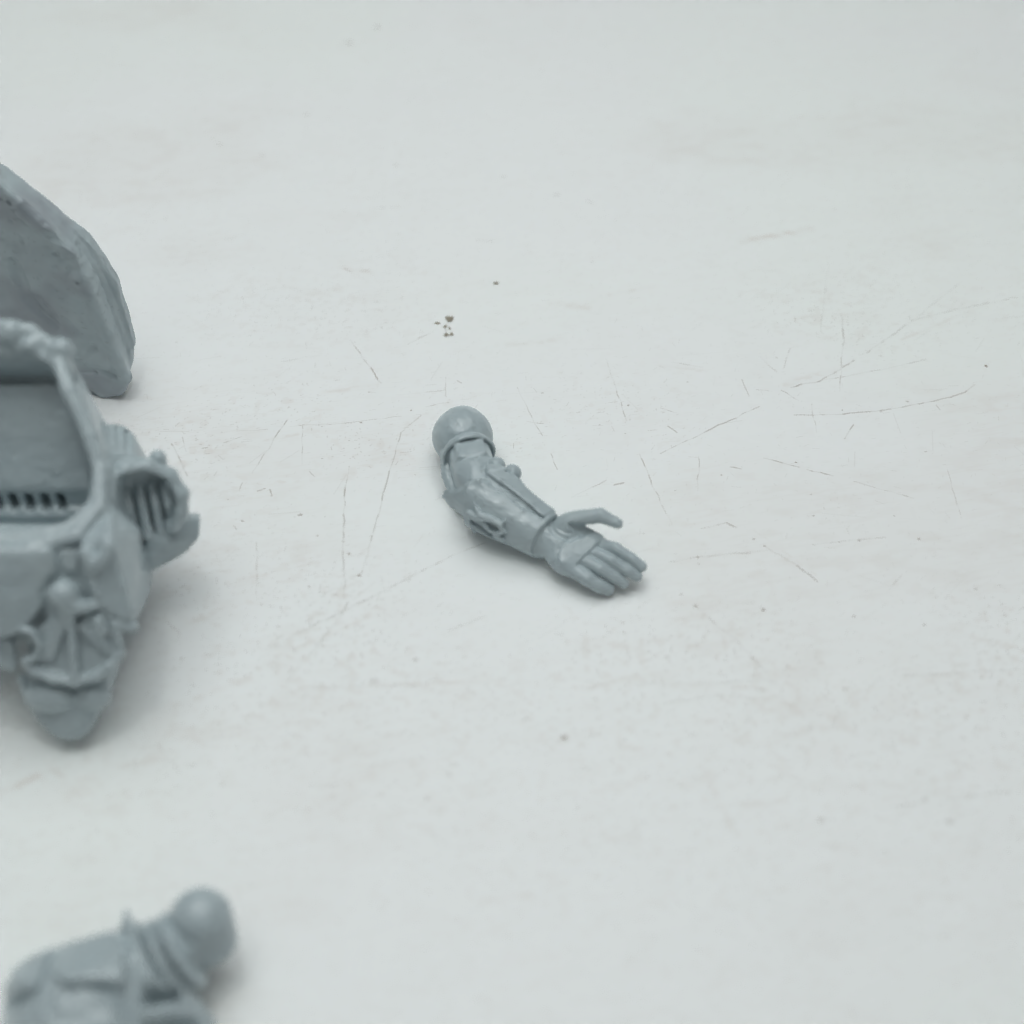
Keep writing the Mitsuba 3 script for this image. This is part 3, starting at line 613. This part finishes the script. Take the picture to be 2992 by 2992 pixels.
    s.cut(rod((-0.3916, -0.2170, 0.1674), (-0.3886, -0.2181, 0.1647), 0.0010, 0.0010), 0.001)
    side = A((-0.3426, -0.1973, 0.1735), (-0.3181, -0.1891, 0.1813), (-0.3300, -0.1480, 0.1750), (-0.3090, -0.1500, 0.1430), (-0.3083, -0.2218, 0.1187), (-0.3120, -0.2234, 0.1165), (-0.3334, -0.2202, 0.1311), (-0.3366, -0.2130, 0.1473), (-0.3413, -0.2035, 0.1660), (-0.3250, -0.1150, 0.1250), (-0.3260, -0.1350, 0.0650))
    s.add(hull(side + [np.array((-0.350, -0.150, 0.090))], 0.006), "chest_plate_001", 0.0015)
    s.line(A((-0.3398, -0.2030, 0.1708), (-0.3365, -0.2090, 0.1590), (-0.3319, -0.2170, 0.1411)), 0.0024, "chest_plate_001", 0.0015)
    s.line(A((-0.3357, -0.2009, 0.1737), (-0.3316, -0.2056, 0.1685), (-0.3320, -0.2073, 0.1611)), 0.0050, "chest_plate_001", 0.002)
    s.line(A((-0.3190, -0.1960, 0.1773), (-0.3222, -0.2020, 0.1710), (-0.3282, -0.2051, 0.1645)), 0.0052, "chest_plate_001", 0.002)
    s.line(A((-0.3438, -0.1997, 0.1736), (-0.3416, -0.2051, 0.1652), (-0.3368, -0.2103, 0.1565)), 0.0022, k=0.0015)
    s.line(A((-0.3172, -0.1996, 0.1722), (-0.3236, -0.2072, 0.1637), (-0.3308, -0.2100, 0.1602)), 0.0022, k=0.002)
    s.add(hull(A((-0.3569, -0.1990, 0.1755), (-0.3438, -0.1976, 0.1752), (-0.3456, -0.2062, 0.1597), (-0.3541, -0.2072, 0.1596), (-0.3646, -0.1834, 0.1572), (-0.3512, -0.1821, 0.1569), (-0.3531, -0.1908, 0.1411), (-0.3618, -0.1919, 0.1410)), 0.003), "chest_armour", 0.002)
    s.add(hull(A((-0.3656, -0.1967, 0.1688), (-0.3411, -0.1950, 0.1667), (-0.3366, -0.2146, 0.1296), (-0.3440, -0.2236, 0.1123), (-0.3750, -0.2257, 0.1150), (-0.3768, -0.2173, 0.1330), (-0.3748, -0.1785, 0.1473), (-0.3497, -0.1768, 0.1452), (-0.3451, -0.1968, 0.1071), (-0.3523, -0.2067, 0.0903), (-0.3840, -0.2088, 0.0931), (-0.3863, -0.1996, 0.1107)), 0.003), "chest_armour", 0.003)
    # emblem: a hooded boss over a fan of ribs
    s.add(hull(A((-0.3639, -0.2192, 0.1226), (-0.3518, -0.2179, 0.1224), (-0.3963, -0.2435, 0.0885), (-0.3754, -0.2521, 0.0745), (-0.3581, -0.2531, 0.0712), (-0.3390, -0.2477, 0.0729), (-0.3230, -0.2323, 0.0853), (-0.3724, -0.2029, 0.1017), (-0.3600, -0.2016, 0.1015), (-0.4001, -0.2261, 0.0645), (-0.3640, -0.2393, 0.0579), (-0.3372, -0.2186, 0.0651)), 0.004), "chest_emblem__fan", 0.0015)
    rim_ = A((-0.3947, -0.2454, 0.0911), (-0.3888, -0.2494, 0.0845), (-0.3742, -0.2533, 0.0785), (-0.3569, -0.2542, 0.0752), (-0.3397, -0.2494, 0.0762), (-0.3294, -0.2426, 0.0804), (-0.3225, -0.2341, 0.0862))
    s.line(rim_, 0.0044, "chest_emblem__fan", 0.003)
    s.line([q + np.array((0, 0.004, -0.003)) for q in rim_], 0.0042, "chest_emblem__fan", 0.003)
    s.line(A((-0.3549, -0.2288, 0.1220), (-0.3552, -0.2361, 0.1084), (-0.3557, -0.2552, 0.0774)), 0.0036, "chest_emblem__rib", 0.001)
    deep = np.array((0.0, 0.012, -0.006))
    for i, pts in enumerate((A((-0.3629, -0.2290, 0.1252), (-0.3597, -0.2314, 0.1181), (-0.3725, -0.2454, 0.0927), (-0.3870, -0.2451, 0.0922), (-0.3734, -0.2344, 0.1134)),
                             A((-0.3503, -0.2307, 0.1173), (-0.3447, -0.2281, 0.1211), (-0.3281, -0.2340, 0.0981), (-0.3254, -0.2377, 0.0865), (-0.3336, -0.2378, 0.0943)),
                             A((-0.3650, -0.2265, 0.1262), (-0.3624, -0.2279, 0.1209), (-0.3782, -0.2341, 0.1086), (-0.3859, -0.2395, 0.0980), (-0.3866, -0.2337, 0.1110), (-0.3764, -0.2302, 0.1196)),
                             A((-0.3449, -0.2249, 0.1228), (-0.3366, -0.2232, 0.1220), (-0.3324, -0.2297, 0.1027), (-0.3356, -0.2306, 0.1039)))):
        s.add(hull(pts + [q + deep for q in pts], 0.003), "chest_emblem__rib_%03d" % (i + 1), 0.0008)
    s.line(A((-0.3721, -0.2258, 0.1353), (-0.3714, -0.2190, 0.1478), (-0.3639, -0.2131, 0.1571), (-0.3543, -0.2106, 0.1596), (-0.3463, -0.2121, 0.1552), (-0.3422, -0.2168, 0.1478), (-0.3413, -0.2201, 0.1394)), 0.0036, k=0.0015)
    s.add(blob((-0.3573, -0.2173, 0.1415), (0.0130, 0.0130, 0.0165), frame((1, 0, 0), (-0.12, -0.45, 1))), "chest_emblem", 0.001)
    hood = A((-0.3656, -0.2208, 0.1431), (-0.3465, -0.2211, 0.1407), (-0.3648, -0.2269, 0.1339), (-0.3483, -0.2255, 0.1307), (-0.3611, -0.2307, 0.1238), (-0.3517, -0.2301, 0.1230), (-0.3520, -0.2218, 0.1554), (-0.3517, -0.2310, 0.1447), (-0.3554, -0.2308, 0.1332), (-0.3711, -0.2103, 0.1299), (-0.3522, -0.2109, 0.1249), (-0.3630, -0.2199, 0.1105))
    s.add(hull(hood, 0.010), "chest_emblem", 0.003)
    s.line(A((-0.3601, -0.2196, 0.1527), (-0.3623, -0.2265, 0.1447), (-0.3592, -0.2308, 0.1318)), 0.0018, k=0.0015)
    s.line(A((-0.3478, -0.2257, 0.1367), (-0.3418, -0.2228, 0.1344), (-0.3350, -0.2199, 0.1321)), 0.0060, "chest_emblem", 0.004, 0.0040)
    # scrolls either side of the fan
    s.line(A((-0.3938, -0.2341, 0.1203), (-0.3853, -0.2356, 0.1179), (-0.3819, -0.2409, 0.1073), (-0.3864, -0.2456, 0.0974), (-0.3941, -0.2477, 0.0951)), 0.0036, "chest_emblem__scroll", 0.001)
    s.cut(blob((-0.3925, -0.2405, 0.1061), (0.0095, 0.0085, 0.0120), frame((1, 0, 0))), 0.002)
    s.add(hull(A((-0.4275, -0.2334, 0.1076), (-0.4054, -0.2324, 0.1048), (-0.4053, -0.2418, 0.0831), (-0.4100, -0.2456, 0.0769), (-0.4182, -0.2426, 0.0843), (-0.4307, -0.2416, 0.0889), (-0.4370, -0.2180, 0.0872), (-0.4127, -0.2169, 0.0842), (-0.4105, -0.2330, 0.0709), (-0.4363, -0.2328, 0.0767)), 0.004), "chest_armour", 0.002)
    s.line(A((-0.3340, -0.2251, 0.1201), (-0.3322, -0.2286, 0.1131), (-0.3307, -0.2316, 0.1009)), 0.0052, "chest_emblem__scroll_001", 0.0012)
    s.line(A((-0.3228, -0.2219, 0.1131), (-0.3223, -0.2258, 0.1035), (-0.3224, -0.2287, 0.0940)), 0.0050, "chest_emblem__scroll_001", 0.0012)
    s.line(A((-0.3181, -0.2218, 0.1100), (-0.3102, -0.2209, 0.1059)), 0.0056, "chest_emblem__scroll_001", 0.002)
    s.cut(ball((-0.3289, -0.2229, 0.1273), 0.0040), 0.0015)
    s.cut(blob((-0.3278, -0.2303, 0.1050), (0.0024, 0.0060, 0.0070)), 0.001)
    s.cut(blob((-0.3172, -0.2283, 0.1001), (0.0024, 0.0060, 0.0060)), 0.001)
    # shoulder housing with a dark opening and a bundle of pipes
    s.add(hull(A((-0.3445, -0.0893, 0.1780), (-0.3369, -0.1064, 0.1680), (-0.3264, -0.0856, 0.1650), (-0.3015, -0.0835, 0.1550), (-0.2865, -0.0892, 0.1420), (-0.2833, -0.0972, 0.1280), (-0.2893, -0.1050, 0.1120), (-0.3024, -0.1062, 0.1000), (-0.3369, -0.0664, 0.1380), (-0.3015, -0.0635, 0.1050), (-0.345, -0.070, 0.090), (-0.300, -0.085, 0.098), (-0.335, -0.112, 0.098)), 0.008), "shoulder_socket", 0.004)
    s.line(A((-0.3343, -0.1290, 0.1500), (-0.3317, -0.1129, 0.1640), (-0.3245, -0.1042, 0.1680), (-0.3084, -0.0967, 0.1640), (-0.2914, -0.0957, 0.1520), (-0.2834, -0.1034, 0.1380), (-0.2860, -0.1081, 0.1220), (-0.2931, -0.1133, 0.1080)), 0.0070, "shoulder_socket", 0.004)
    mouth = A((-0.3330, -0.1185, 0.1400), (-0.3275, -0.1055, 0.1600), (-0.3091, -0.0991, 0.1580), (-0.2911, -0.1029, 0.1470), (-0.2877, -0.1076, 0.1280), (-0.2942, -0.1133, 0.1080), (-0.3245, -0.1273, 0.1040))
    s.cut(hull([q + np.array((0, -0.030, 0.020)) for q in mouth] + [q + np.array((0, 0.022, -0.004)) for q in mouth], 0.003), 0.0015)
    for i, pts in enumerate((A((-0.3337, -0.0878, 0.1340), (-0.3330, -0.1004, 0.1380), (-0.3299, -0.1109, 0.1300), (-0.3276, -0.1145, 0.1060)),
                             A((-0.3232, -0.0833, 0.1340), (-0.3225, -0.0960, 0.1380), (-0.3188, -0.1094, 0.1300), (-0.3161, -0.1232, 0.1060)),
                             A((-0.3117, -0.0841, 0.1340), (-0.3110, -0.0967, 0.1380), (-0.3075, -0.1079, 0.1300), (-0.3061, -0.1174, 0.1060)),
                             A((-0.2993, -0.0878, 0.1340), (-0.2986, -0.1004, 0.1380), (-0.2958, -0.1094, 0.1300), (-0.2954, -0.1115, 0.1060)))):
        s.line([q + np.array((0.0, 0.0060, -0.0060)) for q in pts], 0.0046, "shoulder_socket__pipe" + ("_%03d" % i if i else ""), 0.0006)
    s.line(A((-0.3378, -0.1097, 0.1760), (-0.3350, -0.1309, 0.1600), (-0.3332, -0.1513, 0.1350)), 0.0060, "chest_armour", 0.004)
    # ribbed block and little knob behind the shoulder
    blk = A((-0.3630, -0.0573, 0.1720), (-0.3550, -0.0380, 0.1600), (-0.3438, -0.0318, 0.1500), (-0.3344, -0.0365, 0.1420), (-0.3300, -0.0499, 0.1380), (-0.3287, -0.0644, 0.1400), (-0.3449, -0.0792, 0.1600), (-0.3579, -0.0738, 0.1700))
    s.add(hull(blk + [q + np.array((0, 0.014, -0.045)) for q in blk], 0.005), "ribbed_block", 0.002)
    s.line(A((-0.3575, -0.0455, 0.1650), (-0.3533, -0.0610, 0.1680)), 0.0040, k=0.0015)
    s.line(A((-0.3511, -0.0373, 0.1570), (-0.3454, -0.0608, 0.1600)), 0.0040, k=0.0015)
    s.line(A((-0.3455, -0.0354, 0.1520), (-0.3392, -0.0626, 0.1540)), 0.0036, k=0.0015)
    s.line(A((-0.3391, -0.0373, 0.1460), (-0.3342, -0.0604, 0.1470)), 0.0030, k=0.0015)
    s.add(rod((-0.3038, -0.0817, 0.1500), (-0.3032, -0.0794, 0.1570), 0.0078, 0.0070), "shoulder_knob", 0.002)
    # blade that sticks out below the shoulder
    fin = A((-0.3153, -0.1177, 0.0980), (-0.2926, -0.0980, 0.1000), (-0.2758, -0.0934, 0.0940), (-0.2767, -0.1056, 0.0840), (-0.2888, -0.1148, 0.0740), (-0.3195, -0.1268, 0.0620), (-0.3271, -0.1301, 0.0660), (-0.3014, -0.1187, 0.0940))
    s.add(hull(fin + [q + (-0.003, 0.012, -0.006) for q in fin], 0.003), "blade", 0.001)
    return s


torso = make_torso()
torso.build("hollow_torso", "grey_resin", 0.0008, 30.0, 9, 2)
labels["hollow_torso"] = {"label": "grey resin armoured miniature torso with deep hollow collar and fan emblem on its chest", "category": "miniature torso"}

# ---------------------------------------------------------------- the tall rough slab standing behind the torso
def make_slab():
    s = Sculpt((-0.66, 0.125, -0.002), (-0.375, 0.235, 0.375), 0.0015)
    u, w = nrm((1, -0.15, 0)), nrm((0.15, 1, 0))
    o = np.array((-0.3985, 0.1590, 0.0))
    at = lambda a, v, t: o + u * a + w * t + np.array((0, 0, v))
    fr = [(-0.250, 0.312), (-0.150, 0.306), (-0.100, 0.288), (-0.066, 0.262), (-0.050, 0.243), (-0.032, 0.217), (-0.014, 0.187), (-0.006, 0.140), (0.000, 0.090), (0.004, 0.051), (0.003, 0.033), (-0.006, 0.013), (-0.026, 0.003), (-0.064, -0.002), (-0.250, -0.002)]
    fr = [(a - (0.007 if v > 0.04 else 0.003), v) for a, v in fr]
    bk = [(-0.250, 0.285), (-0.106, 0.275), (-0.085, 0.250), (-0.056, 0.228), (-0.036, 0.204), (-0.017, 0.184), (-0.004, 0.141), (0.001, 0.092), (0.002, 0.054), (-0.003, 0.030), (-0.020, 0.006), (-0.045, -0.002), (-0.250, -0.002)]
    s.add(hull([at(a, v, 0.000) for a, v in fr] + [at(a, v, 0.030) for a, v in bk], 0.008), "body", 0.004)
    s.add(hull([at(a + 0.003, v, 0.024) for a, v in bk[1:9]] + [at(a, v, 0.036) for a, v in bk[1:9]] + [at(a - 0.06, v, 0.024) for a, v in bk[1:9]], 0.006), "body", 0.004)
    s.line([at(a - 0.003, v - 0.002, 0.001) for a, v in fr[1:12]], 0.0055, "edge_ridge", 0.006)
    s.line([at(a + 0.005, v, 0.013 + 0.002 * (i % 2)) for i, (a, v) in enumerate(fr[6:11])], 0.0018, k=0.003)
    s.add(blob(at(-0.026, 0.010, 0.008), (0.020, 0.010, 0.014)), "foot", 0.010)
    s.cut(hull([at(0.030, -0.012, -0.03), at(0.030, 0.030, -0.03), at(-0.030, -0.012, -0.03), at(0.030, -0.012, 0.06), at(0.030, 0.030, 0.06), at(-0.030, -0.012, 0.06)], 0.001), 0.010)
    # a broken-off corner under the ridge
    s.cut(hull([at(-0.034, -0.004, -0.010), at(-0.064, 0.030, -0.010), at(-0.110, 0.026, -0.012), at(-0.110, -0.004, -0.012), at(-0.040, 0.004, 0.003), at(-0.066, 0.024, 0.002), at(-0.110, 0.020, 0.002), at(-0.110, 0.000, 0.003)], 0.002), 0.002)
    s.cut(hull([at(-0.020, 0.030, -0.008), at(-0.052, 0.060, -0.008), at(-0.058, 0.026, -0.008), at(-0.034, 0.034, 0.0015), at(-0.050, 0.050, 0.0015), at(-0.052, 0.032, 0.0015)], 0.001), 0.001)
    # dents, creases and air bubbles of the cast
    s.line([at(-0.028, 0.070, -0.004), at(-0.052, 0.045, -0.004), at(-0.060, 0.030, -0.0035)], 0.0048, k=0.004)
    s.line([at(-0.014, 0.034, -0.0035), at(-0.045, 0.046, -0.004), at(-0.072, 0.070, -0.004)], 0.0040, k=0.003)
    s.line([at(-0.085, 0.170, -0.004), at(-0.080, 0.125, -0.004), at(-0.062, 0.095, -0.004)], 0.0055, k=0.005)
    s.line([at(-0.070, 0.130, -0.004), at(-0.060, 0.105, -0.0040)], 0.0040, k=0.004)
    s.line([at(-0.045, 0.105, -0.0040), at(-0.034, 0.082, -0.0040)], 0.0016, k=0.003)
    s.add(blob(at(-0.0900, 0.268, 0.018), (0.012, 0.010, 0.018)), "nub", 0.006)
    dents = np.random.default_rng(9)
    for _ in range(16):
        a, v = dents.uniform(-0.10, -0.02), dents.uniform(0.03, 0.24)
        s.cut(blob(at(a, v, -0.010), (dents.uniform(0.010, 0.022), 0.0085, dents.uniform(0.012, 0.030)), frame((1, -0.15, dents.uniform(-0.8, 0.8)))), 0.0015)
    rng = np.random.default_rng(4)
    for _ in range(34):
        a, v = rng.uniform(-0.100, -0.035), rng.uniform(0.12, 0.25)
        if v < 0.235 - 1.6 * (a + 0.04):
            s.cut(ball(at(a, v, -0.0036), rng.uniform(0.0014, 0.0032)), 0.001)
    for _ in range(16):
        a, v = rng.uniform(-0.09, -0.015), rng.uniform(0.03, 0.16)
        s.cut(blob(at(a, v, -0.0035), (rng.uniform(0.0012, 0.0045), 0.0022, rng.uniform(0.0012, 0.004))), 0.001)
    return s


slab = make_slab()
slab.build("resin_slab", "rough_resin", 0.0045, 22.0, 21, 3)
labels["resin_slab"] = {"label": "tall curved grey resin slab with pitted face, standing upright behind the torso", "category": "miniature part"}

# ---------------------------------------------------------------- the bulky armoured arm in the near corner
def make_lower():
    s = Sculpt((-0.375, -0.665, -0.002), (-0.185, -0.415, 0.125), 0.0013)
    A = lambda *q: [np.array(v, float) for v in q]
    s.add(rod((-0.2268, -0.4535, 0.0590), (-0.2225, -0.4610, 0.0430), 0.0232, 0.0205), "joint_ball", 0.001)
    ax = nrm((-0.85, -0.45, -0.26))
    c = np.array((-0.2290, -0.4590, 0.0510))
    s.add(rod(c, c + ax * 0.06, 0.0215, 0.0270), "neck", 0.001)
    for i, (q, r) in enumerate((((-0.2395, -0.4715, 0.0475), 0.0305), ((-0.2475, -0.4780, 0.0490), 0.0310))):
        s.add(disc(q, ax, r, 0.0030, 0.0025), "neck_ring" + ("_001" if i else ""), 0.001)
    s.add(disc((-0.2600, -0.4850, 0.0470), ax, 0.0360, 0.0080, 0.006), "cuff", 0.004)
    s.add(rod((-0.2745, -0.4700, 0.0760), (-0.2762, -0.4572, 0.0800), 0.0062, 0.0016), "cuff", 0.005)
    s.add(hull(A((-0.2830, -0.4710, 0.0770), (-0.3243, -0.4820, 0.0760), (-0.3459, -0.4860, 0.0660), (-0.3610, -0.4938, 0.0500), (-0.3520, -0.4950, 0.0200), (-0.286, -0.468, 0.030), (-0.260, -0.500, 0.020), (-0.300, -0.520, 0.100), (-0.268, -0.522, 0.096),
                 (-0.335, -0.520, 0.085), (-0.352, -0.530, 0.045), (-0.250, -0.545, 0.060), (-0.240, -0.520, 0.030), (-0.330, -0.600, 0.070), (-0.270, -0.610, 0.075), (-0.345, -0.600, 0.020), (-0.255, -0.600, 0.020)), 0.016), "armour_shell", 0.004)
    s.line(A((-0.306, -0.535, 0.098), (-0.303, -0.522, 0.101), (-0.286, -0.516, 0.099), (-0.268, -0.524, 0.093), (-0.256, -0.538, 0.080)), 0.0080, k=0.002)
    s.line(A((-0.277, -0.476, 0.083), (-0.266, -0.500, 0.090), (-0.254, -0.536, 0.078), (-0.250, -0.550, 0.06)), 0.0068, k=0.002)
    s.line(A((-0.323, -0.484, 0.078), (-0.321, -0.510, 0.090), (-0.330, -0.522, 0.086), (-0.346, -0.522, 0.068)), 0.0062, k=0.002)
    s.line(A((-0.352, -0.506, 0.062), (-0.338, -0.508, 0.080)), 0.0040, "armour_shell", 0.005)
    for pts in (A((-0.3180, -0.4850, 0.0790), (-0.2840, -0.4735, 0.0830), (-0.2690, -0.4970, 0.0970), (-0.2660, -0.5160, 0.0980), (-0.2867, -0.5130, 0.1040), (-0.3009, -0.5190, 0.1050), (-0.3150, -0.5080, 0.0980)),
                A((-0.3040, -0.5330, 0.1040), (-0.2870, -0.5240, 0.1050), (-0.2700, -0.5330, 0.1000), (-0.2620, -0.5550, 0.0900), (-0.2800, -0.5800, 0.0900), (-0.3150, -0.5750, 0.0940)),
                A((-0.3260, -0.4880, 0.0760), (-0.3560, -0.4980, 0.0540), (-0.3500, -0.5160, 0.0660), (-0.3260, -0.5160, 0.0890))):
        s.add(hull(pts + [q - (0, 0.002, 0.024) for q in pts], 0.005), "armour_plate", 0.0015)
    # overhanging plate at the cuff with two dark gaps beneath
    s.add(hull(A((-0.262, -0.486, 0.072), (-0.240, -0.492, 0.058), (-0.226, -0.502, 0.036), (-0.2150, -0.5130, 0.018), (-0.2080, -0.5300, 0.012), (-0.2200, -0.5450, 0.030), (-0.244, -0.530, 0.060), (-0.236, -0.530, 0.030), (-0.258, -0.540, 0.070), (-0.262, -0.500, 0.020)), 0.008), "cuff_plate", 0.003)
    s.cut(hull(A((-0.2560, -0.5120, 0.076), (-0.2360, -0.5030, 0.064), (-0.2560, -0.5220, 0.076), (-0.2360, -0.5120, 0.062), (-0.2540, -0.5110, 0.045), (-0.2360, -0.5060, 0.040), (-0.2540, -0.5180, 0.045), (-0.2360, -0.5100, 0.040)), 0.003), 0.002)
    s.cut(hull(A((-0.2540, -0.5330, 0.076), (-0.2250, -0.5170, 0.054), (-0.2540, -0.5480, 0.076), (-0.2200, -0.5330, 0.048), (-0.2540, -0.5320, 0.035), (-0.2250, -0.5200, 0.030), (-0.2540, -0.5440, 0.035), (-0.2200, -0.5300, 0.030)), 0.003), 0.002)
    return s


lower = make_lower()
lower.build("gauntlet_arm", "grey_resin", 0.0010, 45.0, 13)
labels["gauntlet_arm"] = {"label": "blurred bulky grey resin armoured arm with ball joint and spiked cuff", "category": "miniature arm"}

# ---------------------------------------------------------------- crumbs of dirt beyond the shoulder ball
scene["brown_crumb"] = {"type": "principled", "base_color": {"type": "rgb", "value": [0.29, 0.265, 0.215]}, "roughness": 0.8, "specular": 0.3}
for i, (x, y, r, sx, what) in enumerate([
        (-0.0691, 0.2884, 0.0036, 1.3, "largest dark brown crumb, farthest of the small cluster beyond the shoulder ball"),
        (-0.0740, 0.2758, 0.0019, 1.1, "small dark crumb just below the largest one of the cluster"),
        (-0.0724, 0.2622, 0.0027, 0.8, "dark crumb at the near left end of the cluster beyond the shoulder ball"),
        (-0.0664, 0.2630, 0.0024, 0.7, "dark crumb at the near right end of the cluster beyond the shoulder ball"),
        (-0.0690, 0.2725, 0.0020, 0.8, "small brown crumb in the middle of the cluster beyond the shoulder ball"),
        (-0.0824, 0.2821, 0.0017, 1.6, "tiny flat crumb at the left side of the cluster beyond the shoulder ball"),
        (-0.0178, 0.3515, 0.0023, 1.2, "lone grey brown crumb on the bare table farther back than the cluster")]):
    m = trimesh.creation.icosphere(2, r)
    m.vertices *= (sx, 1.0, 0.45)
    m.vertices += (meshkit.fbm(m.vertices / r * 1.4 + i * 7, 2, i)[:, None] - 0.5) * m.vertices * 1.3
    m.apply_translation((x, y, 0.3 * r))
    key = "crumb" + ("_%03d" % i if i else "")
    scene[key] = mikit.ply(m, "brown_crumb", smooth=True)
    labels[key] = {"label": what, "category": "crumb", "group": "dirt crumbs on the table"}
